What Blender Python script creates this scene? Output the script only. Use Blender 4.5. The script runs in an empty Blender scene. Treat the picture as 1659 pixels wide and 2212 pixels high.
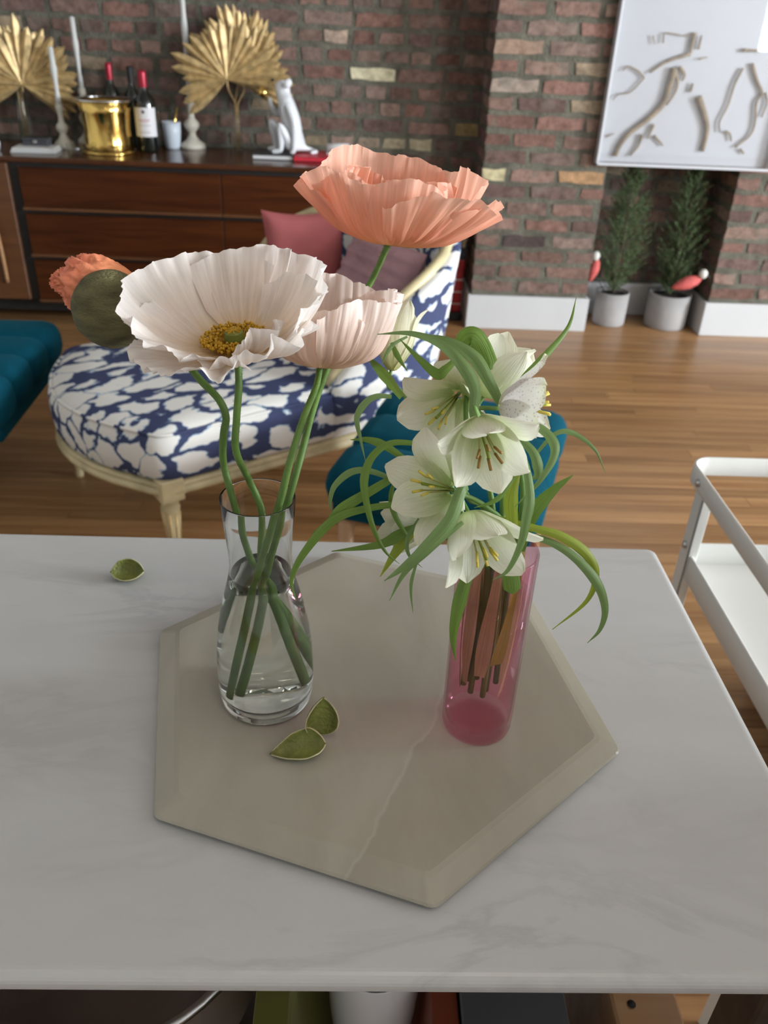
import bpy, bmesh, math, random
from mathutils import Vector, Matrix, noise, Quaternion
random.seed(7)
SC = bpy.context.scene
COL = SC.collection
PI = math.pi

# ------------------------------------------------------------------ camera
CX, CY, FL = 829.5, 1106.0, 1779.0
PIT, ROL, YAW = math.radians(31.32), math.radians(2.56), math.radians(2.15)
CAM = Vector((0, 0, 1.33))
_fw = Vector((math.sin(YAW), math.cos(YAW), 0)); _rt = Vector((math.cos(YAW), -math.sin(YAW), 0))
VF = _fw * math.cos(PIT) + Vector((0, 0, -math.sin(PIT)))
_up = _rt.cross(VF)
VR = math.cos(ROL) * _rt + math.sin(ROL) * _up
VU = -math.sin(ROL) * _rt + math.cos(ROL) * _up
cd = bpy.data.cameras.new('camera'); cam = bpy.data.objects.new('camera', cd); COL.objects.link(cam)
cam.matrix_world = Matrix(((VR.x, VU.x, -VF.x, CAM.x), (VR.y, VU.y, -VF.y, CAM.y), (VR.z, VU.z, -VF.z, CAM.z), (0, 0, 0, 1)))
cd.sensor_fit = 'VERTICAL'; cd.sensor_height = 36.0; cd.lens = FL / 2212 * 36
cd.clip_start = 0.02; cd.clip_end = 60
cd.dof.use_dof = True; cd.dof.focus_distance = 0.49; cd.dof.aperture_fstop = 13.0
SC.camera = cam

# survey helpers: turn a measured direction into a point at a known height / distance
def ray(x, y): return VF + (x - CX) / FL * VR - (y - CY) / FL * VU
def atz(x, y, z): d = ray(x, y); return CAM + d * ((z - CAM.z) / d.z)
def aty(x, y, Y): d = ray(x, y); return CAM + d * (Y / d.y)
def atd(x, y, D): return CAM + ray(x, y) * D
def vdir(a, b, c): return (VR * a + VU * b - VF * c).normalized()

# ------------------------------------------------------------------ world, light, exposure
w = bpy.data.worlds.new('world'); SC.world = w; w.use_nodes = True
w.node_tree.nodes['Background'].inputs[0].default_value = (0.75, 0.86, 1.0, 1)
w.node_tree.nodes['Background'].inputs[1].default_value = 0.5
def area(name, loc, target, sx, sy, power, col):
    l = bpy.data.lights.new(name, 'AREA'); l.shape = 'RECTANGLE'; l.size = sx; l.size_y = sy
    l.energy = power; l.color = col
    o = bpy.data.objects.new(name, l); COL.objects.link(o); o.location = loc
    o.rotation_euler = (Vector(target) - Vector(loc)).to_track_quat('-Z', 'Y').to_euler()
    return o
area('window_daylight', (6.44, 0.35, 1.75), (0, 0.35, 1.75), 2.0, 1.7, 1000, (0.87, 0.945, 1.0))
area('window_daylight_behind', (5.1, -2.74, 1.80), (5.1, 0, 1.80), 1.7, 1.6, 275, (0.89, 0.955, 1.0))
SC.cycles.max_bounces = 20; SC.cycles.transmission_bounces = 20; SC.cycles.transparent_max_bounces = 16; SC.cycles.adaptive_threshold = 0.04; SC.cycles.diffuse_bounces = 3; SC.cycles.glossy_bounces = 3
SC.view_settings.view_transform = 'Standard'; SC.view_settings.look = 'None'
SC.view_settings.gamma = 1; SC.view_settings.use_curve_mapping = False
SC.view_settings.exposure = -0.15

# ------------------------------------------------------------------ materials
MATS = {}
def nm(name):
    m = bpy.data.materials.new(name); m.use_nodes = True; MATS[name] = m
    nt = m.node_tree; p = nt.nodes['Principled BSDF']
    return m, nt, p
def N(nt, t, **kw):
    n = nt.nodes.new(t)
    for k, v in kw.items():
        if k in n.inputs: n.inputs[k].default_value = v
        else: setattr(n, k, v)
    return n
def L(nt, a, b): nt.links.new(a, b)
def simple(name, col, rough=0.5, metal=0.0, spec=0.5, var=0.0, scale=8.0, bump=0.0, bscale=60, coat=0.0, stretch=None):
    m, nt, p = nm(name)
    p.inputs['Base Color'].default_value = (*col, 1); p.inputs['Roughness'].default_value = rough
    p.inputs['Metallic'].default_value = metal; p.inputs['Specular IOR Level'].default_value = spec
    p.inputs['Coat Weight'].default_value = coat
    if var or bump:
        tc = N(nt, 'ShaderNodeTexCoord')
        mp = N(nt, 'ShaderNodeMapping'); L(nt, tc.outputs['Object'], mp.inputs[0])
        if stretch: mp.inputs['Scale'].default_value = stretch
    if var:
        no = N(nt, 'ShaderNodeTexNoise', Scale=scale, Detail=5.0); L(nt, mp.outputs[0], no.inputs['Vector'])
        r = N(nt, 'ShaderNodeValToRGB'); L(nt, no.outputs['Fac'], r.inputs[0])
        r.color_ramp.elements[0].position = 0.3; r.color_ramp.elements[1].position = 0.7
        r.color_ramp.elements[0].color = (*[max(0, c * (1 - var)) for c in col], 1)
        r.color_ramp.elements[1].color = (*[min(1, c * (1 + var)) for c in col], 1)
        L(nt, r.outputs[0], p.inputs['Base Color'])
    if bump:
        no2 = N(nt, 'ShaderNodeTexNoise', Scale=bscale, Detail=4.0); L(nt, mp.outputs[0], no2.inputs['Vector'])
        b = N(nt, 'ShaderNodeBump', Strength=bump, Distance=0.01); L(nt, no2.outputs['Fac'], b.inputs['Height'])
        L(nt, b.outputs[0], p.inputs['Normal'])
    return m
def glass(name, col, ior=1.45, rough=0.0):
    m, nt, p = nm(name)
    p.inputs['Base Color'].default_value = (*col, 1); p.inputs['Roughness'].default_value = rough
    p.inputs['Transmission Weight'].default_value = 1.0; p.inputs['IOR'].default_value = ior
    return m
def translucent(name, col, trans=0.35, rough=0.5, attr=None, ramp=None, veins=0.0, var=0.12, spec=0.3, vscale=26):
    """thin plant tissue: principled mixed with a translucent lobe; ramp runs base to tip along the petal"""
    m, nt, p = nm(name)
    p.inputs['Roughness'].default_value = rough; p.inputs['Specular IOR Level'].default_value = spec
    out = nt.nodes['Material Output']
    if ramp:
        at = N(nt, 'ShaderNodeAttribute', attribute_name='along')
        r = N(nt, 'ShaderNodeValToRGB'); L(nt, at.outputs['Fac'], r.inputs[0])
        els = r.color_ramp.elements
        while len(els) < len(ramp): els.new(0.5)
        for e, (pos, c) in zip(els, ramp): e.position = pos; e.color = (*c, 1)
        c0 = r.outputs[0]
    else:
        rg = N(nt, 'ShaderNodeRGB'); rg.outputs[0].default_value = (*col, 1); c0 = rg.outputs[0]
    ac = N(nt, 'ShaderNodeAttribute', attribute_name='across')
    al = N(nt, 'ShaderNodeAttribute', attribute_name='along')
    cb = N(nt, 'ShaderNodeCombineXYZ'); L(nt, ac.outputs['Fac'], cb.inputs[0]); L(nt, al.outputs['Fac'], cb.inputs[1])
    mp = N(nt, 'ShaderNodeMapping'); mp.inputs['Scale'].default_value = (vscale, 1.6, 1); L(nt, cb.outputs[0], mp.inputs[0])
    no = N(nt, 'ShaderNodeTexNoise', Scale=1.0, Detail=4.0); L(nt, mp.outputs[0], no.inputs['Vector'])
    mr = N(nt, 'ShaderNodeMapRange'); mr.inputs['From Min'].default_value = 0.3; mr.inputs['From Max'].default_value = 0.7
    mr.inputs['To Min'].default_value = 1 - var; mr.inputs['To Max'].default_value = 1 + var
    L(nt, no.outputs['Fac'], mr.inputs[0])
    mx = N(nt, 'ShaderNodeVectorMath', operation='SCALE'); L(nt, c0, mx.inputs[0]); L(nt, mr.outputs[0], mx.inputs['Scale'])
    L(nt, mx.outputs[0], p.inputs['Base Color'])
    if veins:
        b = N(nt, 'ShaderNodeBump', Strength=veins, Distance=0.002); L(nt, no.outputs['Fac'], b.inputs['Height']); L(nt, b.outputs[0], p.inputs['Normal'])
    tr = N(nt, 'ShaderNodeBsdfTranslucent'); L(nt, mx.outputs[0], tr.inputs[0])
    ms = N(nt, 'ShaderNodeMixShader'); ms.inputs[0].default_value = trans
    L(nt, p.outputs[0], ms.inputs[1]); L(nt, tr.outputs[0], ms.inputs[2]); L(nt, ms.outputs[0], out.inputs[0])
    return m

def mat_brick():
    m, nt, p = nm('brick_clay'); p.inputs['Roughness'].default_value = 0.9; p.inputs['Specular IOR Level'].default_value = 0.2
    oi = N(nt, 'ShaderNodeObjectInfo'); tc = N(nt, 'ShaderNodeTexCoord')
    ad = N(nt, 'ShaderNodeVectorMath', operation='ADD'); L(nt, tc.outputs['Object'], ad.inputs[0])
    cx_ = N(nt, 'ShaderNodeCombineXYZ'); ml = N(nt, 'ShaderNodeMath', operation='MULTIPLY'); ml.inputs[1].default_value = 37
    L(nt, oi.outputs['Random'], ml.inputs[0]); L(nt, ml.outputs[0], cx_.inputs[0]); L(nt, cx_.outputs[0], ad.inputs[1])
    no = N(nt, 'ShaderNodeTexNoise', Scale=22.0, Detail=6.0, Roughness=0.7); L(nt, ad.outputs[0], no.inputs['Vector'])
    mr = N(nt, 'ShaderNodeMapRange'); mr.inputs['From Min'].default_value = 0.3; mr.inputs['From Max'].default_value = 0.7
    mr.inputs['To Min'].default_value = 0.55; mr.inputs['To Max'].default_value = 1.4; L(nt, no.outputs['Fac'], mr.inputs[0])
    sc = N(nt, 'ShaderNodeVectorMath', operation='SCALE'); L(nt, oi.outputs['Color'], sc.inputs[0]); L(nt, mr.outputs[0], sc.inputs['Scale'])
    # lime smears
    n2 = N(nt, 'ShaderNodeTexNoise', Scale=9.0, Detail=5.0); L(nt, ad.outputs[0], n2.inputs['Vector'])
    r2 = N(nt, 'ShaderNodeMapRange'); r2.inputs['From Min'].default_value = 0.58; r2.inputs['From Max'].default_value = 0.72; L(nt, n2.outputs['Fac'], r2.inputs[0])
    m2 = N(nt, 'ShaderNodeMath', operation='MULTIPLY'); m2.inputs[1].default_value = 0.55; L(nt, r2.outputs[0], m2.inputs[0])
    mx = N(nt, 'ShaderNodeMix', data_type='RGBA'); L(nt, m2.outputs[0], mx.inputs[0]); L(nt, sc.outputs[0], mx.inputs[6]); mx.inputs[7].default_value = (0.2, 0.18, 0.15, 1)
    L(nt, mx.outputs[2], p.inputs['Base Color'])
    b = N(nt, 'ShaderNodeBump', Strength=0.6, Distance=0.006); L(nt, no.outputs['Fac'], b.inputs['Height']); L(nt, b.outputs[0], p.inputs['Normal'])
    return m
BRICK = mat_brick()
MORTAR = simple('mortar', (0.145, 0.137, 0.108), 0.95, var=0.3, scale=18, bump=0.8, bscale=90, spec=0.1)
WHITEPAINT = simple('white_paint', (0.59, 0.59, 0.59), 0.45, var=0.02)
WALLPAINT = simple('wall_paint', (0.74, 0.73, 0.70), 0.8, var=0.02)

def mat_floor():
    m, nt, p = nm('oak_floor'); p.inputs['Roughness'].default_value = 0.34; p.inputs['Coat Weight'].default_value = 0.15; p.inputs['Coat Roughness'].default_value = 0.25
    oi = N(nt, 'ShaderNodeObjectInfo'); tc = N(nt, 'ShaderNodeTexCoord')
    ml = N(nt, 'ShaderNodeMath', operation='MULTIPLY'); ml.inputs[1].default_value = 61; L(nt, oi.outputs['Random'], ml.inputs[0])
    cb = N(nt, 'ShaderNodeCombineXYZ'); L(nt, ml.outputs[0], cb.inputs[1]); L(nt, ml.outputs[0], cb.inputs[0])
    ad = N(nt, 'ShaderNodeVectorMath', operation='ADD'); L(nt, tc.outputs['Object'], ad.inputs[0]); L(nt, cb.outputs[0], ad.inputs[1])
    mp = N(nt, 'ShaderNodeMapping'); mp.inputs['Scale'].default_value = (1.5, 34, 34); L(nt, ad.outputs[0], mp.inputs[0])
    no = N(nt, 'ShaderNodeTexNoise', Scale=1.0, Detail=5.0, Distortion=0.6); L(nt, mp.outputs[0], no.inputs['Vector'])
    r = N(nt, 'ShaderNodeValToRGB'); L(nt, no.outputs['Fac'], r.inputs[0])
    r.color_ramp.elements[0].position = 0.32; r.color_ramp.elements[0].color = (0.28, 0.132, 0.050, 1)
    r.color_ramp.elements[1].position = 0.66; r.color_ramp.elements[1].color = (0.43, 0.235, 0.100, 1)
    mr = N(nt, 'ShaderNodeMapRange'); mr.inputs['To Min'].default_value = 0.78; mr.inputs['To Max'].default_value = 1.14; L(nt, oi.outputs['Random'], mr.inputs[0])
    sc = N(nt, 'ShaderNodeVectorMath', operation='SCALE'); L(nt, r.outputs[0], sc.inputs[0]); L(nt, mr.outputs[0], sc.inputs['Scale'])
    L(nt, sc.outputs[0], p.inputs['Base Color'])
    return m
FLOOR = mat_floor()
FLOORGAP = simple('floor_gap', (0.05, 0.025, 0.012), 0.7)

def mat_marble(name, base, vein, tint, scale, rough, direction=(1, 1, 1), contrast=0.5, cloud=0.35):
    m, nt, p = nm(name); p.inputs['Roughness'].default_value = rough
    tc = N(nt, 'ShaderNodeTexCoord'); mp = N(nt, 'ShaderNodeMapping'); L(nt, tc.outputs['Object'], mp.inputs[0])
    mp.inputs['Rotation'].default_value = (0, 0, 0.7); mp.inputs['Scale'].default_value = direction
    n0 = N(nt, 'ShaderNodeTexNoise', Scale=scale, Detail=8.0, Roughness=0.6, Distortion=1.2); L(nt, mp.outputs[0], n0.inputs['Vector'])
    ab = N(nt, 'ShaderNodeMath', operation='SUBTRACT'); ab.inputs[1].default_value = 0.5; L(nt, n0.outputs['Fac'], ab.inputs[0])
    a2 = N(nt, 'ShaderNodeMath', operation='ABSOLUTE'); L(nt, ab.outputs[0], a2.inputs[0])
    mr = N(nt, 'ShaderNodeMapRange'); mr.inputs['From Min'].default_value = 0.0; mr.inputs['From Max'].default_value = 0.06
    mr.inputs['To Min'].default_value = contrast; mr.inputs['To Max'].default_value = 0.0; L(nt, a2.outputs[0], mr.inputs[0])
    n1 = N(nt, 'ShaderNodeTexNoise', Scale=scale * 0.6, Detail=4.0); L(nt, mp.outputs[0], n1.inputs['Vector'])
    m1 = N(nt, 'ShaderNodeMapRange'); m1.inputs['From Min'].default_value = 0.45; m1.inputs['From Max'].default_value = 0.75; L(nt, n1.outputs['Fac'], m1.inputs[0])
    mu = N(nt, 'ShaderNodeMath', operation='MULTIPLY'); L(nt, mr.outputs[0], mu.inputs[0]); L(nt, m1.outputs[0], mu.inputs[1])
    n2 = N(nt, 'ShaderNodeTexNoise', Scale=scale * 1.3, Detail=5.0, Distortion=0.8); L(nt, mp.outputs[0], n2.inputs['Vector'])
    m2 = N(nt, 'ShaderNodeMapRange'); m2.inputs['From Min'].default_value = 0.35; m2.inputs['From Max'].default_value = 0.7; m2.inputs['To Max'].default_value = cloud; L(nt, n2.outputs['Fac'], m2.inputs[0])
    x1 = N(nt, 'ShaderNodeMix', data_type='RGBA'); L(nt, m2.outputs[0], x1.inputs[0]); x1.inputs[6].default_value = (*base, 1); x1.inputs[7].default_value = (*tint, 1)
    x2 = N(nt, 'ShaderNodeMix', data_type='RGBA'); L(nt, mu.outputs[0], x2.inputs[0]); L(nt, x1.outputs[2], x2.inputs[6]); x2.inputs[7].default_value = (*vein, 1)
    L(nt, x2.outputs[2], p.inputs['Base Color'])
    p.inputs['Subsurface Weight'].default_value = 0.0
    return m
MARBLE = mat_marble('white_marble', (0.575, 0.575, 0.565), (0.35, 0.35, 0.355), (0.52, 0.515, 0.50), 4.2, 0.36, (1.2, 3.6, 1), 0.45, 0.5)
def add_vein(m, a, b):
    nt = m.node_tree; p = nt.nodes['Principled BSDF']; src = p.inputs['Base Color'].links[0].from_socket
    d = (b - a).normalized(); nrm = Vector((-d.y, d.x, 0)); off = nrm.dot(a)
    tc = N(nt, 'ShaderNodeTexCoord'); no = N(nt, 'ShaderNodeTexNoise', Scale=26.0, Detail=4.0); L(nt, tc.outputs['Object'], no.inputs['Vector'])
    dt = N(nt, 'ShaderNodeVectorMath', operation='DOT_PRODUCT'); L(nt, tc.outputs['Object'], dt.inputs[0]); dt.inputs[1].default_value = nrm
    w1 = N(nt, 'ShaderNodeMath', operation='MULTIPLY_ADD'); L(nt, no.outputs['Fac'], w1.inputs[0]); w1.inputs[1].default_value = 0.022; L(nt, dt.outputs['Value'], w1.inputs[2])
    sb = N(nt, 'ShaderNodeMath', operation='SUBTRACT'); L(nt, w1.outputs[0], sb.inputs[0]); sb.inputs[1].default_value = off + 0.011
    ab = N(nt, 'ShaderNodeMath', operation='ABSOLUTE'); L(nt, sb.outputs[0], ab.inputs[0])
    ln = N(nt, 'ShaderNodeMapRange'); ln.inputs['From Max'].default_value = 0.0022; ln.inputs['To Min'].default_value = 0.35; ln.inputs['To Max'].default_value = 0.0; L(nt, ab.outputs[0], ln.inputs[0])
    sd = N(nt, 'ShaderNodeMapRange'); sd.inputs['From Min'].default_value = -0.002; sd.inputs['From Max'].default_value = 0.002; sd.inputs['To Min'].default_value = 0.0; sd.inputs['To Max'].default_value = 0.28; L(nt, sb.outputs[0], sd.inputs[0])
    x1 = N(nt, 'ShaderNodeMix', data_type='RGBA'); L(nt, sd.outputs[0], x1.inputs[0]); L(nt, src, x1.inputs[6]); x1.inputs[7].default_value = (0.27, 0.235, 0.18, 1)
    x2 = N(nt, 'ShaderNodeMix', data_type='RGBA'); L(nt, ln.outputs[0], x2.inputs[0]); L(nt, x1.outputs[2], x2.inputs[6]); x2.inputs[7].default_value = (0.55, 0.52, 0.45, 1)
    L(nt, x2.outputs[2], p.inputs['Base Color'])
TRAYM = mat_marble('cream_marble', (0.43, 0.405, 0.33), (0.30, 0.26, 0.20), (0.325, 0.295, 0.23), 5.0, 0.28, (2.4, 1.0, 1), 0.5, 0.8)

add_vein(TRAYM, atz(905, 1600, 0.893), atz(755, 1865, 0.893))

def mat_wood(name, c0, c1, rough, stretch=(2, 30, 30), coat=0.2):
    m, nt, p = nm(name); p.inputs['Roughness'].default_value = rough; p.inputs['Coat Weight'].default_value = coat; p.inputs['Coat Roughness'].default_value = 0.15
    tc = N(nt, 'ShaderNodeTexCoord'); mp = N(nt, 'ShaderNodeMapping'); mp.inputs['Scale'].default_value = stretch; L(nt, tc.outputs['Object'], mp.inputs[0])
    no = N(nt, 'ShaderNodeTexNoise', Scale=1.2, Detail=6.0, Distortion=0.8); L(nt, mp.outputs[0], no.inputs['Vector'])
    r = N(nt, 'ShaderNodeValToRGB'); L(nt, no.outputs['Fac'], r.inputs[0])
    r.color_ramp.elements[0].position = 0.3; r.color_ramp.elements[0].color = (*c0, 1); r.color_ramp.elements[1].position = 0.7; r.color_ramp.elements[1].color = (*c1, 1)
    L(nt, r.outputs[0], p.inputs['Base Color'])
    return m
WALNUT = mat_wood('walnut', (0.040, 0.009, 0.0015), (0.085, 0.022, 0.004), 0.42, coat=0.0)
WALNUT.node_tree.nodes['Principled BSDF'].inputs['Specular IOR Level'].default_value = 0.22
WALNUT_L = mat_wood('walnut_light', (0.09, 0.032, 0.010), (0.14, 0.055, 0.018), 0.4, coat=0.05)
WALNUT_T = mat_wood('walnut_polished', (0.050, 0.014, 0.004), (0.09, 0.027, 0.007), 0.22, coat=0.15)
BEECH = mat_wood('beech', (0.42, 0.22, 0.10), (0.55, 0.32, 0.16), 0.45)
DARKWOOD = mat_wood('dark_wood', (0.03, 0.02, 0.014), (0.07, 0.045, 0.03), 0.5)
BLACK = simple('black', (0.012, 0.011, 0.01), 0.6)

def mat_print():
    """indigo tie-dye net on off-white cotton"""
    m, nt, p = nm('indigo_print'); p.inputs['Roughness'].default_value = 0.85; p.inputs['Specular IOR Level'].default_value = 0.15
    tc = N(nt, 'ShaderNodeTexCoord'); mp = N(nt, 'ShaderNodeMapping'); L(nt, tc.outputs['Object'], mp.inputs[0]); mp.inputs['Scale'].default_value = (0.72, 1.3, 1.15)
    nd = N(nt, 'ShaderNodeTexNoise', Scale=14.0, Detail=4.0); L(nt, mp.outputs[0], nd.inputs['Vector'])
    sb = N(nt, 'ShaderNodeVectorMath', operation='SUBTRACT'); sb.inputs[1].default_value = (0.5, 0.5, 0.5); L(nt, nd.outputs['Color'], sb.inputs[0])
    sl = N(nt, 'ShaderNodeVectorMath', operation='SCALE'); sl.inputs['Scale'].default_value = 0.085; L(nt, sb.outputs[0], sl.inputs[0])
    ad = N(nt, 'ShaderNodeVectorMath', operation='ADD'); L(nt, mp.outputs[0], ad.inputs[0]); L(nt, sl.outputs[0], ad.inputs[1])
    vo = N(nt, 'ShaderNodeTexVoronoi', feature='DISTANCE_TO_EDGE', Scale=11.5); L(nt, ad.outputs[0], vo.inputs['Vector'])
    nw = N(nt, 'ShaderNodeTexNoise', Scale=8.0, Detail=3.0); L(nt, mp.outputs[0], nw.inputs['Vector'])
    wd = N(nt, 'ShaderNodeMapRange'); wd.inputs['From Min'].default_value = 0.36; wd.inputs['From Max'].default_value = 0.68; wd.inputs['To Min'].default_value = 0.0; wd.inputs['To Max'].default_value = 0.21; L(nt, nw.outputs['Fac'], wd.inputs[0])
    sub = N(nt, 'ShaderNodeMath', operation='SUBTRACT'); L(nt, wd.outputs[0], sub.inputs[0]); L(nt, vo.outputs['Distance'], sub.inputs[1])
    e1 = N(nt, 'ShaderNodeMapRange'); e1.inputs['From Min'].default_value = -0.035; e1.inputs['From Max'].default_value = 0.015; L(nt, sub.outputs[0], e1.inputs[0])
    r = N(nt, 'ShaderNodeValToRGB'); L(nt, e1.outputs[0], r.inputs[0])
    els = r.color_ramp.elements; els[0].color = (0.82, 0.79, 0.74, 1); els[0].position = 0.0
    els[1].color = (0.058, 0.07, 0.145, 1); els[1].position = 0.75
    k = els.new(0.35); k.color = (0.42, 0.56, 0.70, 1)
    L(nt, r.outputs[0], p.inputs['Base Color'])
    return m
PRINT = mat_print()
CREAMGILT = simple('cream_gilt', (0.62, 0.52, 0.30), 0.4, var=0.25, scale=14, spec=0.5)
TEAL = simple('teal_velvet', (0.002, 0.058, 0.09), 0.85, var=0.12, scale=20, spec=0.08)
MATS['teal_velvet'].node_tree.nodes['Principled BSDF'].inputs['Sheen Weight'].default_value = 0.12
MATS['teal_velvet'].node_tree.nodes['Principled BSDF'].inputs['Sheen Tint'].default_value = (0.1, 0.5, 0.65, 1)
PINKFAB = simple('rose_fabric', (0.42, 0.12, 0.12), 0.9, var=0.1, spec=0.1, bump=0.2, bscale=300)
MAUVE = simple('mauve_plush', (0.46, 0.27, 0.29), 0.95, var=0.15, spec=0.1, bump=0.5, bscale=120)
BRASS = simple('polished_brass', (0.78, 0.53, 0.16), 0.12, metal=1.0)
SILVER = simple('silver', (0.75, 0.74, 0.72), 0.2, metal=1.0)
PEWTER = simple('pewter', (0.50, 0.43, 0.39), 0.28, metal=0.25)
STEEL = simple('zinc_steel', (0.55, 0.56, 0.57), 0.3, metal=1.0)
GOLDLEAF = simple('gold_leaf', (0.56, 0.40, 0.19), 0.45, metal=0.4, var=0.35, scale=30)
PLASTER = simple('cream_turned_wood', (0.60, 0.56, 0.47), 0.55, var=0.06)
CANDLE = simple('candle_wax', (0.62, 0.62, 0.60), 0.5)
PORC = simple('white_porcelain', (0.76, 0.77, 0.80), 0.22)
PALEBLUE = simple('pale_blue_ceramic', (0.55, 0.60, 0.66), 0.35)
PAPER = simple('white_paper', (0.66, 0.65, 0.64), 0.8)
REDCOVER = simple('red_cover', (0.58, 0.03, 0.05), 0.4)
GREYCOVER = simple('charcoal_cover', (0.05, 0.05, 0.06), 0.5)
BOTTLE = simple('dark_bottle_glass', (0.006, 0.008, 0.006), 0.06, spec=0.8)
FOILRED = simple('red_foil', (0.35, 0.01, 0.03), 0.3, metal=0.3)
LABEL = simple('bottle_label', (0.70, 0.68, 0.70), 0.6)
PRINTRED = simple('label_print_red', (0.45, 0.12, 0.14), 0.6)
PRINTDARK = simple('label_print_dark', (0.08, 0.06, 0.07), 0.6)
CONCRETE = simple('grey_concrete', (0.36, 0.34, 0.33), 0.85, var=0.1, bump=0.2)
SOIL = simple('soil', (0.02, 0.015, 0.01), 0.95)
NEEDLE = simple('cypress_green', (0.095, 0.135, 0.06), 0.7, var=0.35, scale=40, spec=0.2)
BARK = simple('bark', (0.10, 0.065, 0.04), 0.9)
CORALPLUME = simple('coral_plume', (0.62, 0.12, 0.11), 0.8, var=0.15, scale=60)
WHITEPLUME = simple('white_plume', (0.70, 0.68, 0.62), 0.8)
WHITEMETAL = simple('white_powder_coat', (0.76, 0.75, 0.71), 0.38)
NAVY = simple('navy_fabric', (0.02, 0.02, 0.11), 0.8)
TWIG = simple('driftwood', (0.27, 0.20, 0.13), 0.85, var=0.3, scale=25, bump=0.4)
ARTBACK = simple('white_backing', (0.53, 0.53, 0.56), 0.7)
FIGRED = simple('red_lacquer', (0.30, 0.006, 0.012), 0.4)
FIGWHITE = simple('white_band', (0.55, 0.50, 0.48), 0.5)
FIGTAN = simple('tan_cloth', (0.24, 0.20, 0.13), 0.8, var=0.2)
FIGDARK = simple('dark_weave', (0.03, 0.03, 0.045), 0.8, var=0.9, scale=70)
GLASS = glass('clear_glass', (0.98, 0.99, 0.98), 1.46)
WATER = glass('water', (0.97, 0.99, 0.97), 1.33)
PINKGLASS = glass('pink_glass', (0.97, 0.57, 0.66), 1.46)
def thin_glass(nt, col, rough, f0=0.04, power=5.0):
    # thin clear sheet: tinted straight-through light plus a Schlick reflection
    out = nt.nodes['Material Output']
    tr = N(nt, 'ShaderNodeBsdfTransparent'); tr.inputs[0].default_value = (*col, 1)
    gl = N(nt, 'ShaderNodeBsdfGlossy', Roughness=rough); lw = N(nt, 'ShaderNodeLayerWeight', Blend=0.5)
    pw = N(nt, 'ShaderNodeMath', operation='POWER'); pw.inputs[1].default_value = power; L(nt, lw.outputs['Facing'], pw.inputs[0])
    mr = N(nt, 'ShaderNodeMapRange'); mr.inputs['To Min'].default_value = f0; mr.inputs['To Max'].default_value = 0.85; L(nt, pw.outputs[0], mr.inputs[0])
    ms = N(nt, 'ShaderNodeMixShader'); L(nt, mr.outputs[0], ms.inputs[0]); L(nt, tr.outputs[0], ms.inputs[1]); L(nt, gl.outputs[0], ms.inputs[2]); L(nt, ms.outputs[0], out.inputs[0])
def mat_tint(name, col, f0, rough=0.01):
    m, nt, p = nm(name); thin_glass(nt, col, rough, f0); return m
PINKTINT = mat_tint('pink_tinted_glass', (0.985, 0.775, 0.84), 0.03)
WATERTINT = mat_tint('still_water', (0.99, 0.99, 0.99), 0.012)
def mat_acrylic():
    m, nt, p = nm('clear_acrylic'); thin_glass(nt, (0.97, 0.975, 0.98), 0.02, 0.045); return m
ACRYLIC = mat_acrylic()
ACRYLEDGE = simple('frosted_acrylic', (0.62, 0.63, 0.66), 0.25)

PETALWHITE = translucent('petal_blush_white', None, 0.38, 0.6, ramp=[(0.0, (0.72, 0.42, 0.06)), (0.22, (0.84, 0.60, 0.30)), (0.5, (0.92, 0.78, 0.66)), (1.0, (0.93, 0.87, 0.83))], veins=0.25, var=0.07)
PETALBLUSH = translucent('petal_blush', None, 0.38, 0.6, ramp=[(0.0, (0.62, 0.42, 0.14)), (0.2, (0.86, 0.62, 0.44)), (0.5, (0.92, 0.70, 0.58)), (1.0, (0.93, 0.79, 0.72))], veins=0.25, var=0.07)
PETALCORAL = translucent('petal_coral', None, 0.45, 0.6, ramp=[(0.0, (0.62, 0.42, 0.12)), (0.2, (0.92, 0.52, 0.26)), (0.5, (0.95, 0.46, 0.29)), (1.0, (0.96, 0.56, 0.42))], veins=0.25, var=0.08)
PETALBUD = translucent('petal_bud_coral', None, 0.12, 0.5, ramp=[(0.0, (0.98, 0.42, 0.15)), (1.0, (0.97, 0.30, 0.19))], veins=0.3, var=0.12)
STAMEN = simple('stamen_gold', (0.60, 0.33, 0.015), 0.7, var=0.2, scale=200)
PISTIL = simple('pistil_green', (0.22, 0.26, 0.05), 0.6)
STEMG = simple('poppy_stem', (0.105, 0.20, 0.035), 0.55, var=0.25, scale=60)
HAIR = simple('stem_hair', (0.16, 0.24, 0.09), 0.6)
SEPAL = simple('sepal_olive', (0.16, 0.15, 0.06), 0.7, var=0.45, scale=60, bump=0.7, bscale=500, stretch=(1, 1, 3))
SEPALG = simple('sepal_green', (0.19, 0.21, 0.045), 0.55, var=0.35, scale=70, bump=0.3, bscale=400)
SEPALIN = simple('sepal_inner', (0.12, 0.15, 0.02), 0.5, var=0.15, scale=60)
SEPALRIM = simple('sepal_rim', (0.50, 0.47, 0.28), 0.6, var=0.2, scale=80)
TEPAL = translucent('white_tepal', None, 0.35, 0.5, ramp=[(0.0, (0.50, 0.62, 0.22)), (0.3, (0.76, 0.81, 0.52)), (0.75, (0.90, 0.90, 0.76)), (1.0, (0.88, 0.86, 0.70))], veins=0.4, var=0.06, vscale=12)
TEPALOLD = translucent('faded_tepal', None, 0.35, 0.6, ramp=[(0.0, (0.50, 0.48, 0.18)), (0.35, (0.74, 0.73, 0.50)), (1.0, (0.80, 0.77, 0.60))], veins=0.3, var=0.15, vscale=12)
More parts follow.
